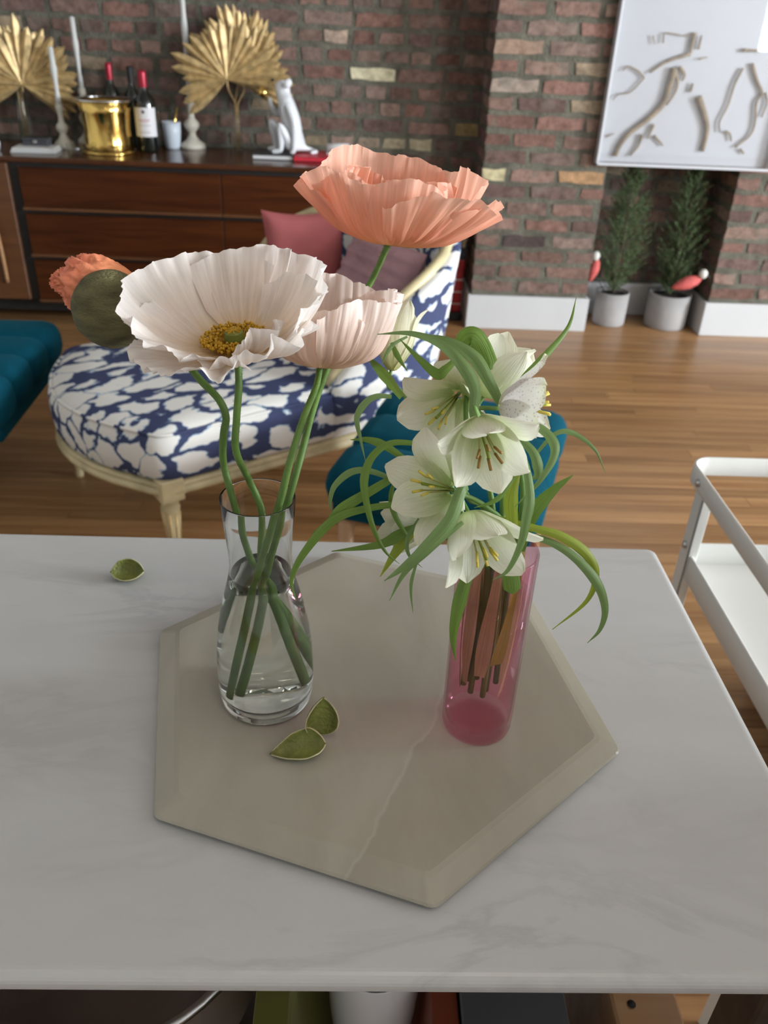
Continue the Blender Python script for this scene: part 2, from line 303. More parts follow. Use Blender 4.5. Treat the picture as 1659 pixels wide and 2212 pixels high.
def mat_speckled():
    m = translucent('speckled_tepal', None, 0.35, 0.5, ramp=[(0.0, (0.55, 0.55, 0.35)), (0.3, (0.72, 0.68, 0.66)), (0.8, (0.80, 0.78, 0.70)), (1.0, (0.72, 0.72, 0.5))], veins=0.15, var=0.06, vscale=12)
    nt = m.node_tree; p = nt.nodes['Principled BSDF']
    src = p.inputs['Base Color'].links[0].from_socket
    tc = N(nt, 'ShaderNodeTexCoord'); v = N(nt, 'ShaderNodeTexVoronoi', Scale=520.0); L(nt, tc.outputs['Object'], v.inputs['Vector'])
    mr = N(nt, 'ShaderNodeMapRange'); mr.inputs['From Min'].default_value = 0.22; mr.inputs['From Max'].default_value = 0.34; mr.inputs['To Min'].default_value = 0.7; mr.inputs['To Max'].default_value = 0.0; L(nt, v.outputs['Distance'], mr.inputs[0])
    mx = N(nt, 'ShaderNodeMix', data_type='RGBA'); L(nt, mr.outputs[0], mx.inputs[0]); L(nt, src, mx.inputs[6]); mx.inputs[7].default_value = (0.22, 0.10, 0.2, 1)
    L(nt, mx.outputs[2], p.inputs['Base Color'])
    return m
TEPALSPECK = mat_speckled()
LEAF = translucent('blade_leaf', (0.155, 0.27, 0.04), 0.25, 0.42, veins=0.3, var=0.25, spec=0.5, vscale=8)
LEAFGREY = translucent('grey_green_leaf', (0.19, 0.30, 0.10), 0.25, 0.42, veins=0.3, var=0.22, spec=0.5, vscale=8)
LEAFYEL = translucent('yellow_green_leaf', (0.30, 0.38, 0.035), 0.3, 0.42, veins=0.3, var=0.25, spec=0.5, vscale=8)
LEAFPALE = translucent('leaf_base', (0.50, 0.52, 0.24), 0.3, 0.45, veins=0.3, var=0.3, spec=0.4, vscale=8)
ANTHER = simple('anther_yellow', (0.66, 0.52, 0.08), 0.6)
ANTHERBR = simple('anther_brown', (0.30, 0.16, 0.03), 0.7)
FSTEM = simple('bell_flower_stem', (0.14, 0.25, 0.06), 0.5, var=0.2, scale=40)

# ------------------------------------------------------------------ object helpers
def tag(o, label, cat, group=None, kind=None):
    if label: o['label'] = label
    if cat: o['category'] = cat
    if group: o['group'] = group
    if kind: o['kind'] = kind
    return o
def thing(name, label, cat, loc=(0, 0, 0), rotz=0.0, group=None):
    o = bpy.data.objects.new(name, None); COL.objects.link(o); o.empty_display_size = 0.05
    o.location = loc; o.rotation_euler = (0, 0, rotz)
    return tag(o, label, cat, group)
def mk(name, geo, mat, parent=None, smooth=True, loc=None, attrs=None, sub=0):
    me = bpy.data.meshes.new(name); me.from_pydata([tuple(v) for v in geo[0]], [], geo[1])
    if mat: me.materials.append(mat)
    if smooth: me.shade_smooth()
    if attrs:
        for k, vals in attrs.items():
            a = me.attributes.new(k, 'FLOAT', 'POINT'); a.data.foreach_set('value', vals)
    me.update()
    o = bpy.data.objects.new(name, me); COL.objects.link(o)
    if parent is not None: o.parent = parent
    if loc is not None: o.location = loc
    if sub:
        s = o.modifiers.new('sub', 'SUBSURF'); s.levels = sub; s.render_levels = sub
    return o
def join(*gs):
    V, Fc = [], []
    for v, f in gs:
        n = len(V); V += list(v); Fc += [tuple(i + n for i in q) for q in f]
    return V, Fc
def xf(g, M): return [M @ Vector(v) for v in g[0]], g[1]
def move(g, d): return xf(g, Matrix.Translation(Vector(d)))
def box(x0, y0, z0, x1, y1, z1):
    v = [(x0, y0, z0), (x1, y0, z0), (x1, y1, z0), (x0, y1, z0), (x0, y0, z1), (x1, y0, z1), (x1, y1, z1), (x0, y1, z1)]
    return v, [(0, 3, 2, 1), (4, 5, 6, 7), (0, 1, 5, 4), (1, 2, 6, 5), (2, 3, 7, 6), (3, 0, 4, 7)]
def rbox(x0, y0, z0, x1, y1, z1, r=0.004, seg=2):
    bm = bmesh.new(); g = box(x0, y0, z0, x1, y1, z1)
    vs = [bm.verts.new(v) for v in g[0]]
    for q in g[1]: bm.faces.new([vs[i] for i in q])
    bmesh.ops.bevel(bm, geom=bm.edges[:], offset=r, segments=seg, affect='EDGES', profile=0.5)
    bm.verts.index_update(); out = [v.co.copy() for v in bm.verts], [tuple(v.index for v in f.verts) for f in bm.faces]
    bm.free(); return out
def lathe(prof, n=40, closed_top=False, closed_bot=False):
    V, Fc = [], []
    for r, z in prof:
        for k in range(n): a = 2 * PI * k / n; V.append((r * math.cos(a), r * math.sin(a), z))
    for i in range(len(prof) - 1):
        for k in range(n):
            k2 = (k + 1) % n; Fc.append((i * n + k, i * n + k2, (i + 1) * n + k2, (i + 1) * n + k))
    if closed_bot: Fc.append(tuple(reversed(range(n))))
    if closed_top: Fc.append(tuple(range((len(prof) - 1) * n, len(prof) * n)))
    return V, Fc
def spline(P, m=8):
    P = [Vector(p) for p in P]; Q = [2 * P[0] - P[1]] + P + [2 * P[-1] - P[-2]]; out = []
    for i in range(1, len(Q) - 2):
        a, b, c, d = Q[i - 1:i + 3]
        for k in range(m):
            t = k / m; out.append(0.5 * ((2 * b) + (c - a) * t + (2 * a - 5 * b + 4 * c - d) * t * t + (3 * b - a - 3 * c + d) * t ** 3))
    out.append(P[-1]); return out
def frames(pts):
    T = []
    for i in range(len(pts)):
        t = pts[min(i + 1, len(pts) - 1)] - pts[max(i - 1, 0)]; T.append(t.normalized() if t.length > 1e-9 else Vector((0, 0, 1)))
    ref = Vector((0, 0, 1)) if abs(T[0].z) < 0.9 else Vector((1, 0, 0))
    n = (ref - T[0] * ref.dot(T[0])).normalized(); out = []
    for i, t in enumerate(T):
        n = (n - t * n.dot(t)); n = n.normalized() if n.length > 1e-6 else t.orthogonal().normalized()
        out.append((t, n, t.cross(n)))
    return out
def tube(pts, rad, n=10, caps=True):
    pts = [Vector(p) for p in pts]; fr = frames(pts); V, Fc = [], []
    for i, p in enumerate(pts):
        r = rad(i / (len(pts) - 1)) if callable(rad) else rad
        t, a, b = fr[i]
        for k in range(n):
            w_ = 2 * PI * k / n; V.append(p + a * (r * math.cos(w_)) + b * (r * math.sin(w_)))
    for i in range(len(pts) - 1):
        for k in range(n):
            k2 = (k + 1) % n; Fc.append((i * n + k, i * n + k2, (i + 1) * n + k2, (i + 1) * n + k))
    if caps: Fc.append(tuple(reversed(range(n)))); Fc.append(tuple(range((len(pts) - 1) * n, len(pts) * n)))
    return V, Fc
def ellipsoid(c, rx, ry, rz, nu=16, nv=12):
    V, Fc = [], []
    for i in range(nv + 1):
        th = PI * i / nv
        for k in range(nu):
            a = 2 * PI * k / nu; V.append((c[0] + rx * math.sin(th) * math.cos(a), c[1] + ry * math.sin(th) * math.sin(a), c[2] + rz * math.cos(th)))
    for i in range(nv):
        for k in range(nu):
            k2 = (k + 1) % nu; Fc.append((i * nu + k, (i + 1) * nu + k, (i + 1) * nu + k2, i * nu + k2))
    return V, Fc
def superpad(hx, hy, z0, z1, e=0.18, n=28, nz=10, dome=0.0, disp=None):
    """soft upholstered pad: superellipse plan, rounded edges"""
    V, Fc = [], []; rings = []
    prof = []
    h = (z1 - z0)
    for i in range(nz + 1):
        a = -PI / 2 + PI * i / nz; prof.append((math.cos(a), math.sin(a)))
    rr = min(h / 2, 0.05)
    for c, s in prof:
        for k in range(n * 4):
            th = 2 * PI * k / (n * 4); ct, st = math.cos(th), math.sin(th)
            x = math.copysign(abs(ct) ** e, ct); y = math.copysign(abs(st) ** e, st)
            V.append(Vector((x * (hx - rr + rr * c), y * (hy - rr + rr * c), (z0 + z1) / 2 + math.copysign(abs(s) ** 0.8, s) * h / 2)))
    m = n * 4
    for i in range(nz):
        for k in range(m):
            k2 = (k + 1) % m; Fc.append((i * m + k, i * m + k2, (i + 1) * m + k2, (i + 1) * m + k))
    top = V[nz * m:(nz + 1) * m]; base = nz * m; prev = base
    G = 10
    for g in range(1, G):
        f = 1 - g / G; st = len(V)
        for v in top: V.append(Vector((v.x * f, v.y * f, v.z + dome * (1 - f * f))))
        for k in range(m): k2 = (k + 1) % m; Fc.append((prev + k, prev + k2, st + k2, st + k))
        prev = st
    V.append(Vector((0, 0, z1 + dome))); ci = len(V) - 1
    for k in range(m): Fc.append((prev + k, prev + (k + 1) % m, ci))
    Fc.append(tuple(reversed(range(m))))
    if disp: V = [disp(v) for v in V]
    return V, Fc
def struct(o): o['kind'] = 'structure'; return o

# ------------------------------------------------------------------ room shell
WY, PY = 4.28, 3.978          # brick wall plane, front of the two brick piers
P1, P2 = (0.528, 1.088), (1.70, 2.60)
floor = struct(mk('floor', box(-3.05, -2.6, -0.06, 6.25, 4.4, -0.012), FLOORGAP, smooth=False))
rnd = random.Random(3)
PW = 0.0572; plank_mesh = {}
def plank(len_):
    k = round(len_, 2)
    if k not in plank_mesh:
        g = rbox(0, 0.0004, -0.012, k - 0.0008, PW - 0.0004, 0, 0.0008, 1); me = bpy.data.meshes.new('plank'); me.from_pydata([tuple(v) for v in g[0]], [], g[1]); me.materials.append(FLOOR); plank_mesh[k] = me
    return plank_mesh[k], k
npl = 0; y = 0.96
while y < 4.27:
    x = -1.75 - rnd.random() * 0.8
    while x < 2.25:
        ln = rnd.choice([0.9, 1.1, 1.3, 1.5]); me, k = plank(ln)
        if npl < 295:
            o = bpy.data.objects.new('plank', me); COL.objects.link(o); o.parent = floor; o.location = (x, y, 0); npl += 1
        x += k
    y += PW
# the rest of the boards, past what one can tell apart
g = []
y = -2.6
def rest(x0, x1, y):
    x = x0
    while x < x1 - 0.02:
        ln = min(rnd.choice([0.9, 1.1, 1.3, 1.5]), x1 - x); g.append(box(x, y + 0.0004, -0.012, x + ln - 0.0008, y + PW - 0.0004, 0)); x += ln
while y < 0.96 - PW * 0.5: rest(-3.0, 6.2, y); y += PW
mk('board_rest', join(*g), FLOOR, floor, smooth=False)['kind'] = 'stuff'
g = []; y = 0.96
while y < 4.27: rest(-3.0, -2.56, y); rest(3.1, 6.2, y); y += PW
mk('board_edge_rest', join(*g), FLOOR, floor, smooth=False)['kind'] = 'stuff'

wall_front = struct(mk('wall_front', box(-3.05, WY, 0, 6.25, WY + 0.12, 2.9), MORTAR, smooth=False))
pier1 = struct(mk('wall_pier_niche_left', box(P1[0], PY, 0, P1[1], WY, 2.9), MORTAR, smooth=False))
pier2 = struct(mk('wall_pier_niche_right', box(P2[0], PY, 0, P2[1], WY, 2.9), MORTAR, smooth=False))
struct(mk('wall_left', box(-3.15, -2.6, 0, -3.05, 4.4, 2.9), WALLPAINT, smooth=False))
struct(mk('ceiling', box(-3.15, -2.7, 2.9, 6.35, 4.4, 3.0), WHITEPAINT, smooth=False))
# right wall with a window opening, back wall with a window opening
WR = (-0.55, 1.25, 0.95, 2.55)
struct(mk('wall_right', join(box(6.25, -2.6, 0, 6.35, WR[0], 2.9), box(6.25, WR[1], 0, 6.35, 4.4, 2.9), box(6.25, WR[0], 0, 6.35, WR[1], WR[2]), box(6.25, WR[0], WR[3], 6.35, WR[1], 2.9)), WALLPAINT, smooth=False))
WB = (4.3, 5.9, 1.05, 2.55)
struct(mk('wall_back', join(box(-3.05, -2.7, 0, WB[0], -2.6, 2.9), box(WB[1], -2.7, 0, 6.25, -2.6, 2.9), box(WB[0], -2.7, 0, WB[1], -2.6, WB[2]), box(WB[0], -2.7, WB[3], WB[1], -2.6, 2.9)), WALLPAINT, smooth=False))
def window(name, axis, a0, a1, z0, z1, pos):
    def bx(u0, u1, w0, w1, d0=-0.03, d1=0.03):
        return box(pos + d0, u0, w0, pos + d1, u1, w1) if axis == 'x' else box(u0, pos + d0, w0, u1, pos + d1, w1)
    t = 0.05
    o = struct(mk(name, join(bx(a0, a0 + t, z0, z1), bx(a1 - t, a1, z0, z1), bx(a0, a1, z0, z0 + t), bx(a0, a1, z1 - t, z1), bx(a0, a1, (z0 + z1) / 2 - 0.02, (z0 + z1) / 2 + 0.02)), WHITEPAINT, smooth=False))
    mk('window_pane', bx(a0 + t, a1 - t, z0 + t, (z0 + z1) / 2 - 0.02, -0.003, 0.003), ACRYLIC, o, smooth=False)
    mk('window_pane', bx(a0 + t, a1 - t, (z0 + z1) / 2 + 0.02, z1 - t, -0.003, 0.003), ACRYLIC, o, smooth=False)
window('window_1', 'x', WR[0], WR[1], WR[2], WR[3], 6.33)
window('window_2', 'y', WB[0], WB[1], WB[2], WB[3], -2.68)

# ceiling lamp over the kitchen side
lamp = thing('ceiling_lamp', 'round white glass ceiling lamp over the kitchen cart', 'ceiling lamp', (0.3, -0.35, 2.9))
mk('canopy', lathe([(0, 0), (0.26, 0), (0.26, -0.03), (0.25, -0.035), (0, -0.035)], 40), WHITEPAINT, lamp)
ll = bpy.data.lights.new('lamp_glow', 'AREA'); ll.shape = 'DISK'; ll.size = 0.46; ll.energy = 5; ll.color = (1.0, 0.88, 0.74)
lo = bpy.data.objects.new('lamp_glow', ll); COL.objects.link(lo); lo.parent = lamp; lo.location = (0, 0, -0.04)

# baseboards
def bb(name, *boxes): return struct(mk(name, join(*[rbox(*b, r=0.003, seg=1) for b in boxes]), WHITEPAINT, smooth=False))
BH = 0.165
bb('baseboard_pier_left', (P1[0] - 0.018, PY - 0.018, 0, P1[1] + 0.018, PY, BH), (P1[0] - 0.018, PY, 0, P1[0], WY, BH), (P1[1], PY, 0, P1[1] + 0.018, WY, BH))
bb('baseboard_pier_right', (P2[0] - 0.018, PY - 0.018, 0, P2[1] + 0.018, PY, BH), (P2[0] - 0.018, PY, 0, P2[0], WY, BH))
bb('baseboard_niche', (P1[1] + 0.018, WY - 0.018, 0, P2[0] - 0.018, WY, BH))
bb('baseboard_left', (-3.05, WY - 0.018, 0, P1[0] - 0.018, WY, BH))

# bricks
COURSE = 0.0722; BHT = 0.0475; Z0 = 0.187
bvar = {}
def brick_mesh(ln):
    k = (round(ln * 100) , rnd.randrange(3))
    if k not in bvar:
        l = k[0] / 100; r_ = random.Random(k[0] * 7 + k[1])
        nx = 4 if l > 0.12 else 2
        V, Fc = [], []
        for i in range(nx + 1):
            for (yy, zz) in ((0.02, 0), (-0.004, 0.0), (-0.004, BHT), (0.02, BHT)):
                j = 0.0048
                V.append((l * i / nx + (r_.uniform(-j, j)), yy + (r_.uniform(-0.003, 0.003) if yy < 0 else 0), zz + r_.uniform(-j, j) * 1.1))
        for i in range(nx):
            for c in range(3): a = i * 4 + c; Fc.append((a, a + 4, a + 5, a + 1))
        Fc.append((0, 1, 2, 3)); e = nx * 4; Fc.append((e + 3, e + 2, e + 1, e))
        bm = bmesh.new(); vs = [bm.verts.new(v) for v in V]
        for q in Fc: bm.faces.new([vs[t] for t in q])
        front = [e_ for e_ in bm.edges if all(v.co.y < 0.01 for v in e_.verts) and len(e_.link_faces) == 2 and e_.calc_face_angle(0) > 0.5]
        bmesh.ops.bevel(bm, geom=front, offset=0.005, segments=1, affect='EDGES')
        me = bpy.data.meshes.new('brick'); bm.to_mesh(me); bm.free(); me.materials.append(BRICK); bvar[k] = me
    return bvar[k], k[0] / 100
CLAYS = [(0.235, 0.143, 0.115), (0.27, 0.17, 0.138), (0.20, 0.13, 0.108), (0.29, 0.195, 0.155), (0.235, 0.165, 0.138), (0.18, 0.115, 0.10), (0.25, 0.14, 0.112)]
PALE = [(0.34, 0.26, 0.17), (0.30, 0.23, 0.16)]
special = []   # (wall plane point, colour): the odd bricks that stand out
for px, py, Y, c in [(817, 147, WY, (0.62, 0.56, 0.38)), (873, 147, WY, (0.36, 0.115, 0.035)), (1015, 277, WY, (0.34, 0.25, 0.12)), (1068, 375, PY, (0.55, 0.48, 0.29)), (1285, 380, PY, (0.40, 0.24, 0.13)), (882, 302, WY, (0.42, 0.36, 0.24)), (970, 500, WY, (0.30, 0.27, 0.18)), (825, 300, WY, (0.33, 0.25, 0.18)), (720, 70, WY, (0.42, 0.31, 0.24)), (1083, 180, PY, (0.34, 0.27, 0.22)), (1130, 95, PY, (0.34, 0.23, 0.17)), (1100, 520, PY, (0.09, 0.065, 0.06))]:
    special.append((aty(px, py, Y), c))
def colour(c, p):
    for q, col in special:
        if abs(q.y - p.y) < 0.06 and abs(q.x - p.x) < 0.075 and abs(q.z - p.z) < 0.036: return col
    if rnd.random() < 0.05: c = rnd.choice(PALE)
    f = rnd.uniform(0.66, 1.02); return tuple(v * f for v in c)
def lay(parent, x0, x1, z_lo, z_hi, Y, header_rows, limit=300, flip=None):
    n = 0; row = int(math.floor((z_lo - Z0) / COURSE))
    while Z0 + row * COURSE < z_hi:
        z = Z0 + row * COURSE + rnd.uniform(-0.002, 0.002)
        header = (row % 3 in header_rows)
        base = 0.095 if header else 0.198
        x = x0 - (rnd.uniform(0.02, base * 0.8) if flip is None else 0)
        first = True
        while x < x1 - 0.02:
            ln = base + rnd.uniform(-0.008, 0.008)
            if flip is not None and first and row % 2: ln = base * 0.52
            first = False
            a, b = max(x, x0), min(x + ln, x1)
            if b - a > 0.03 and n < limit:
                me, k = brick_mesh(b - a)
                o = bpy.data.objects.new('brick', me); COL.objects.link(o); o.parent = parent; o.location = (a, Y, z); n += 1
                o.color = (*colour(rnd.choice(CLAYS), Vector(((a + b) / 2, Y, z + BHT / 2))), 1)
            x += ln + rnd.uniform(0.018, 0.034)
        row += 1
lay(wall_front, -1.95, P1[0], 0.74, 1.58, WY, (1, 2), 190)
lay(wall_front, P1[1], P2[0], 0.17, 0.95, WY, (1,), 80)
lay(wall_front, 0.02, P1[0], 0.17, 0.74, WY, (1,), 30)
lay(pier1, P1[0], P1[1], 0.17, 1.62, PY, (), 100, flip=1)
lay(pier2, P2[0], P2[1], 0.17, 1.62, PY, (), 110, flip=1)
# side faces of the piers (bricks turned a quarter)
for par, X in ((pier1, P1[0]), (pier2, P2[0])):
    row = 0
    while Z0 + row * COURSE < 1.6:
        x = PY + 0.012
        while x < WY - 0.05:
            ln = 0.095 if (row % 2 == 0) else 0.19; ln = min(ln, WY - x - 0.005)
            if ln > 0.04:
                me, k = brick_mesh(ln); o = bpy.data.objects.new('brick', me); COL.objects.link(o); o.parent = par
                o.rotation_euler = (0, 0, -PI / 2); o.location = (X, x + k, Z0 + row * COURSE); o.color = (*[v * rnd.uniform(0.9, 1.1) for v in rnd.choice(CLAYS)], 1)
            x += ln + 0.018
        row += 1

# ------------------------------------------------------------------ the marble-topped kitchen cart
TZ = 0.88
cart = thing('kitchen_cart', 'kitchen cart with a white grey-veined marble top and an open shelf below', 'kitchen cart', (0, 0, 0))
def slab(x0, y0, x1, y1, z0, z1, rc=0.008):
    pts = []
    for cx_, cy_, a0 in ((x1 - rc, y1 - rc, 0), (x0 + rc, y1 - rc, PI / 2), (x0 + rc, y0 + rc, PI), (x1 - rc, y0 + rc, 3 * PI / 2)):
        for i in range(7): a = a0 + PI / 2 * i / 6; pts.append((cx_ + rc * math.cos(a), cy_ + rc * math.sin(a)))
    n = len(pts); V, Fc = [], []
    ctr = Vector(((x0 + x1) / 2, (y0 + y1) / 2))
    ins = [(0.004, z0), (0.0, z0 + 0.004)] + [(0.0075 * (1 - math.cos(a)), z1 - 0.0075 + 0.0075 * math.sin(a)) for a in [PI / 2 * i / 6 for i in range(7)]]
    for d, z in ins:
        for p in pts:
            q = Vector(p); dx = math.copysign(d, q.x - ctr.x); dy = math.copysign(d, q.y - ctr.y); V.append((q.x - dx, q.y - dy, z))
    for i in range(len(ins) - 1):
        for k in range(n): Fc.append((i * n + k, i * n + (k + 1) % n, (i + 1) * n + (k + 1) % n, (i + 1) * n + k))
    Fc.append(tuple(reversed(range(n)))); Fc.append(tuple(range((len(ins) - 1) * n, len(ins) * n)))
    return V, Fc
X0T, X1T, Y0T, Y1T = -0.62, 0.300, 0.249, 0.685
mk('marble_top', slab(X0T, Y0T, X1T, Y1T, TZ - 0.014, TZ), MARBLE, cart, smooth=False)
for (lx, ly) in ((X0T + 0.04, Y0T + 0.045), (X1T - 0.022, Y0T + 0.045), (X0T + 0.04, Y1T - 0.045), (X1T - 0.022, Y1T - 0.045)):
    mk('leg', rbox(lx - 0.018, ly - 0.018, 0, lx + 0.018, ly + 0.018, TZ - 0.0145, 0.002, 1), DARKWOOD, cart, smooth=False)
mk('shelf', rbox(X0T + 0.03, Y0T + 0.03, 0.48, X1T - 0.01, Y1T - 0.03, 0.50, 0.002, 1), DARKWOOD, cart, smooth=False)
mk('rear_apron', rbox(X0T + 0.07, Y1T - 0.06, TZ - 0.08, X1T - 0.06, Y1T - 0.04, TZ - 0.0145, 0.002, 1), DARKWOOD, cart, smooth=False)

# waist-high cabinet, unseen, added to block window light from the cart top
cab = thing('shade_cabinet', 'unseen white waist-high cabinet added to shade the marble-topped cart', 'cabinet', (0.68, -1.1, 0))
mk('cabinet_body', rbox(0, 0, 0.06, 0.6, 1.52, 1.11, 0.004, 1), WHITEPAINT, cab, smooth=False)
mk('toe_kick', box(0.03, 0.03, 0, 0.57, 1.49, 0.06), BLACK, cab, smooth=False)
mk('worktop', rbox(-0.02, -0.02, 1.11, 0.62, 1.54, 1.14, 0.004, 1), WHITEPAINT, cab, smooth=False)
for k in range(3):
    dd = mk('door', rbox(-0.018, 0.01 + k * 0.505, 0.08, 0.0, 0.495 + k * 0.505, 1.09, 0.003, 1), WHITEPAINT, cab, smooth=False)
    mk('knob', ellipsoid((-0.03, 0.44 + k * 0.505, 0.75), 0.012, 0.012, 0.012, 14, 10), STEEL, dd)

# hexagonal tray
HC, HR = Vector((0.0157, 0.471)), 0.1865
tray_rot = math.atan2(0.532 - HC.y, -0.161 - HC.x)
def hexring(R_, z, rc=0.008):
    out = []
    for k in range(6):
        a = tray_rot + k * PI / 3; c = Vector((math.cos(a), math.sin(a))); cc = HC + c * (R_ - rc / math.cos(PI / 6))
        for i in range(5):
            b = a - PI / 6 + PI / 3 * i / 4; out.append((cc.x + rc * math.cos(b), cc.y + rc * math.sin(b), z))
    return out
rings = [(HR - 0.006, TZ + 0.0006), (HR - 0.0012, TZ + 0.003), (HR, TZ + 0.0052), (HR - 0.0012, TZ + 0.0068), (HR - 0.015, TZ + 0.0118), (HR - 0.019, TZ + 0.0128), (HR - 0.026, TZ + 0.013)]
V, Fc = [], []
for r_, z in rings: V += hexring(r_, z)
n = 30
for i in range(len(rings) - 1):
    for k in range(n): Fc.append((i * n + k, i * n + (k + 1) % n, (i + 1) * n + (k + 1) % n, (i + 1) * n + k))
Fc.append(tuple(reversed(range(n)))); Fc.append(tuple(range((len(rings) - 1) * n, len(rings) * n)))
tray = mk('hexagonal_tray', (V, Fc), TRAYM, smooth=False)
tag(tray, 'hexagonal cream marble serving board lying on the white marble top', 'serving board')
TR = TZ + 0.013

# ------------------------------------------------------------------ vases
VL = atz(577, 1505, TR); VL.z = TR + 0.0002
carafe = thing('carafe_vase', 'clear glass carafe vase with a pinched neck holding the hairy poppy stems', 'vase', VL)
out_p = [(0.0, 0), (0.026, 0), (0.0302, 0.0012), (0.0325, 0.005), (0.0338, 0.012), (0.0343, 0.022), (0.0342, 0.036), (0.0333, 0.052), (0.0315, 0.068), (0.0288, 0.083), (0.0258, 0.096), (0.0232, 0.106), (0.0214, 0.115), (0.0207, 0.122), (0.0208, 0.130), (0.0218, 0.143), (0.0231, 0.158), (0.0240, 0.1708), (0.0239, 0.1714), (0.0236, 0.1716)]
in_p = [(0.0233, 0.1714), (0.0232, 0.1708), (0.0223, 0.158), (0.0206, 0.143), (0.0196, 0.130), (0.0195, 0.122), (0.0202, 0.115), (0.0220, 0.106), (0.0246, 0.096), (0.0276, 0.083), (0.0302, 0.068), (0.0320, 0.052), (0.0329, 0.036), (0.0328, 0.024), (0.0315, 0.016), (0.028, 0.0115), (0.020, 0.0102), (0.0, 0.0108)]
mk('glass_body', lathe(out_p + in_p, 72), GLASS, carafe)
def water_body(inp, zlev, n=72, eps=0.00025):
    pr = [(r + eps, z - 0.0003) for r, z in reversed(inp) if z < zlev]
    pr = [(0.0, pr[0][1])] + pr if pr[0][0] > 0.001 else pr
    # radius of the inner wall at the level
    top = [(r, z) for r, z in inp if z >= zlev]; bot = [(r, z) for r, z in inp if z < zlev]
    (r1, z1), (r0, z0) = top[-1], bot[0]; rl = r0 + (r1 - r0) * (zlev - z0) / (z1 - z0) + eps
    pr += [(rl, zlev), (rl - 0.0012, zlev - 0.0006), (0.0, zlev - 0.0007)]
    return lathe(pr, n)
mk('water', water_body(in_p, 0.1145), WATER, carafe)

VRr = atz(1028, 1560, TR); VRr.z = TR + 0.0002
tumbler = thing('pink_cylinder_vase', 'tall pink glass cylinder vase packed with grassy leaves and white bell flowers', 'vase', VRr)
po = [(0.0, 0), (0.0215, 0), (0.0238, 0.0012), (0.0247, 0.0045), (0.025, 0.02), (0.0252, 0.08), (0.0256, 0.1500), (0.0252, 0.1512)]
pi_ = [(0.0244, 0.1510), (0.0241, 0.150), (0.0237, 0.08), (0.0235, 0.02), (0.0230, 0.0115), (0.0215, 0.0100)]
mk('glass_body', lathe(po + pi_, 72), PINKTINT, tumbler)
mk('water', water_body(pi_, 0.118), WATERTINT, tumbler)

# ------------------------------------------------------------------ poppies
def nz(x, y=0.0, z=0.0): return noise.noise(Vector((x, y, z)))
def petal_geo(phi0, W, Lp, th, seed, crink=0.0018, ruff=0.005, layer=0.0, nu=30, nv=64, edge_drop=0.2, r0=0.003, notch=None):
    """one crepe-paper petal round the z axis. th: list of (s, angle from the axis in degrees)"""
    M = 60; rs, hs, ts = [r0], [0.0], []
    def ang(s):
        for (s0, a0), (s1, a1) in zip(th, th[1:]):
            if s <= s1: f = (s - s0) / (s1 - s0); return math.radians(a0 + (a1 - a0) * (f * f * (3 - 2 * f)))
        return math.radians(th[-1][1])
    for i in range(M + 6):
        a = ang(i / M); ts.append(a); rs.append(rs[-1] + Lp / M * math.sin(a)); hs.append(hs[-1] + Lp / M * math.cos(a))
    V, Fc, al, ac = [], [], [], []
    for i in range(nu + 1):
        s0 = i / nu
        for j in range(nv + 1):
            t = -1 + 2 * j / nv
            e = 1 - edge_drop * abs(t) ** 2.6 + 0.05 * nz(t * 2.2, seed * 3.1, 1.7) + 0.022 * nz(t * 9, seed * 1.3, 4.1) + 0.010 * nz(t * 30, seed, 9)
            if notch: e -= notch[1] * math.exp(-((t - notch[0]) / 0.22) ** 2)
            s = s0 * e
            q = s * M; k = min(int(q), M + 4); f = q - k
            r = rs[k] * (1 - f) + rs[k + 1] * f; h = hs[k] * (1 - f) + hs[k + 1] * f; a = ts[k]
            fold = nz(t * 5.5 + seed, s * 0.8, seed * 2.0)
            fine = 1 - abs(nz(t * 15 + seed * 2, s * 1.6, 3.3)) * 2
            finer = nz(t * 40, s * 3.0, seed)
            d = crink * s ** 0.7 * (fine * 1.0 + finer * 0.45) + ruff * s ** 1.8 * (fold * 1.3 + 0.8 * nz(t * 2.4, s * 1.5, seed + 7)) + 0.6 * ruff * s ** 6 * nz(t * 13, seed, 5)
            d += layer * (0.2 + s)
            ph = phi0 + t * W / 2 * (0.75 + 0.25 * min(1, s * 2)) + 0.05 * s * nz(t * 4, seed, 2)
            nr, nh = math.cos(a), -math.sin(a)
            r2 = max(r + d * nr, 0.0005); h2 = h + d * nh
            V.append(Vector((r2 * math.cos(ph), r2 * math.sin(ph), h2))); al.append(s0); ac.append(t)
    for i in range(nu):
        for j in range(nv):
            b = i * (nv + 1) + j; Fc.append((b, b + 1, b + nv + 2, b + nv + 1))
    return (V, Fc), {'along': al, 'across': ac}
def axis_matrix(pos, axis, spin=0.0):
    q = Vector(axis).normalized().to_track_quat('Z', 'Y')
    return Matrix.Translation(pos) @ q.to_matrix().to_4x4() @ Matrix.Rotation(spin, 4, 'Z')
def cam_axis(pos, axis):
    """frame whose z is axis and whose -y points as nearly as possible at the camera"""
    z = Vector(axis).normalized(); tocam = (CAM - pos); yv = -(tocam - z * tocam.dot(z)).normalized(); x = yv.cross(z)
    return Matrix(((x.x, yv.x, z.x, pos.x), (x.y, yv.y, z.y, pos.y), (x.z, yv.z, z.z, pos.z), (0, 0, 0, 1)))
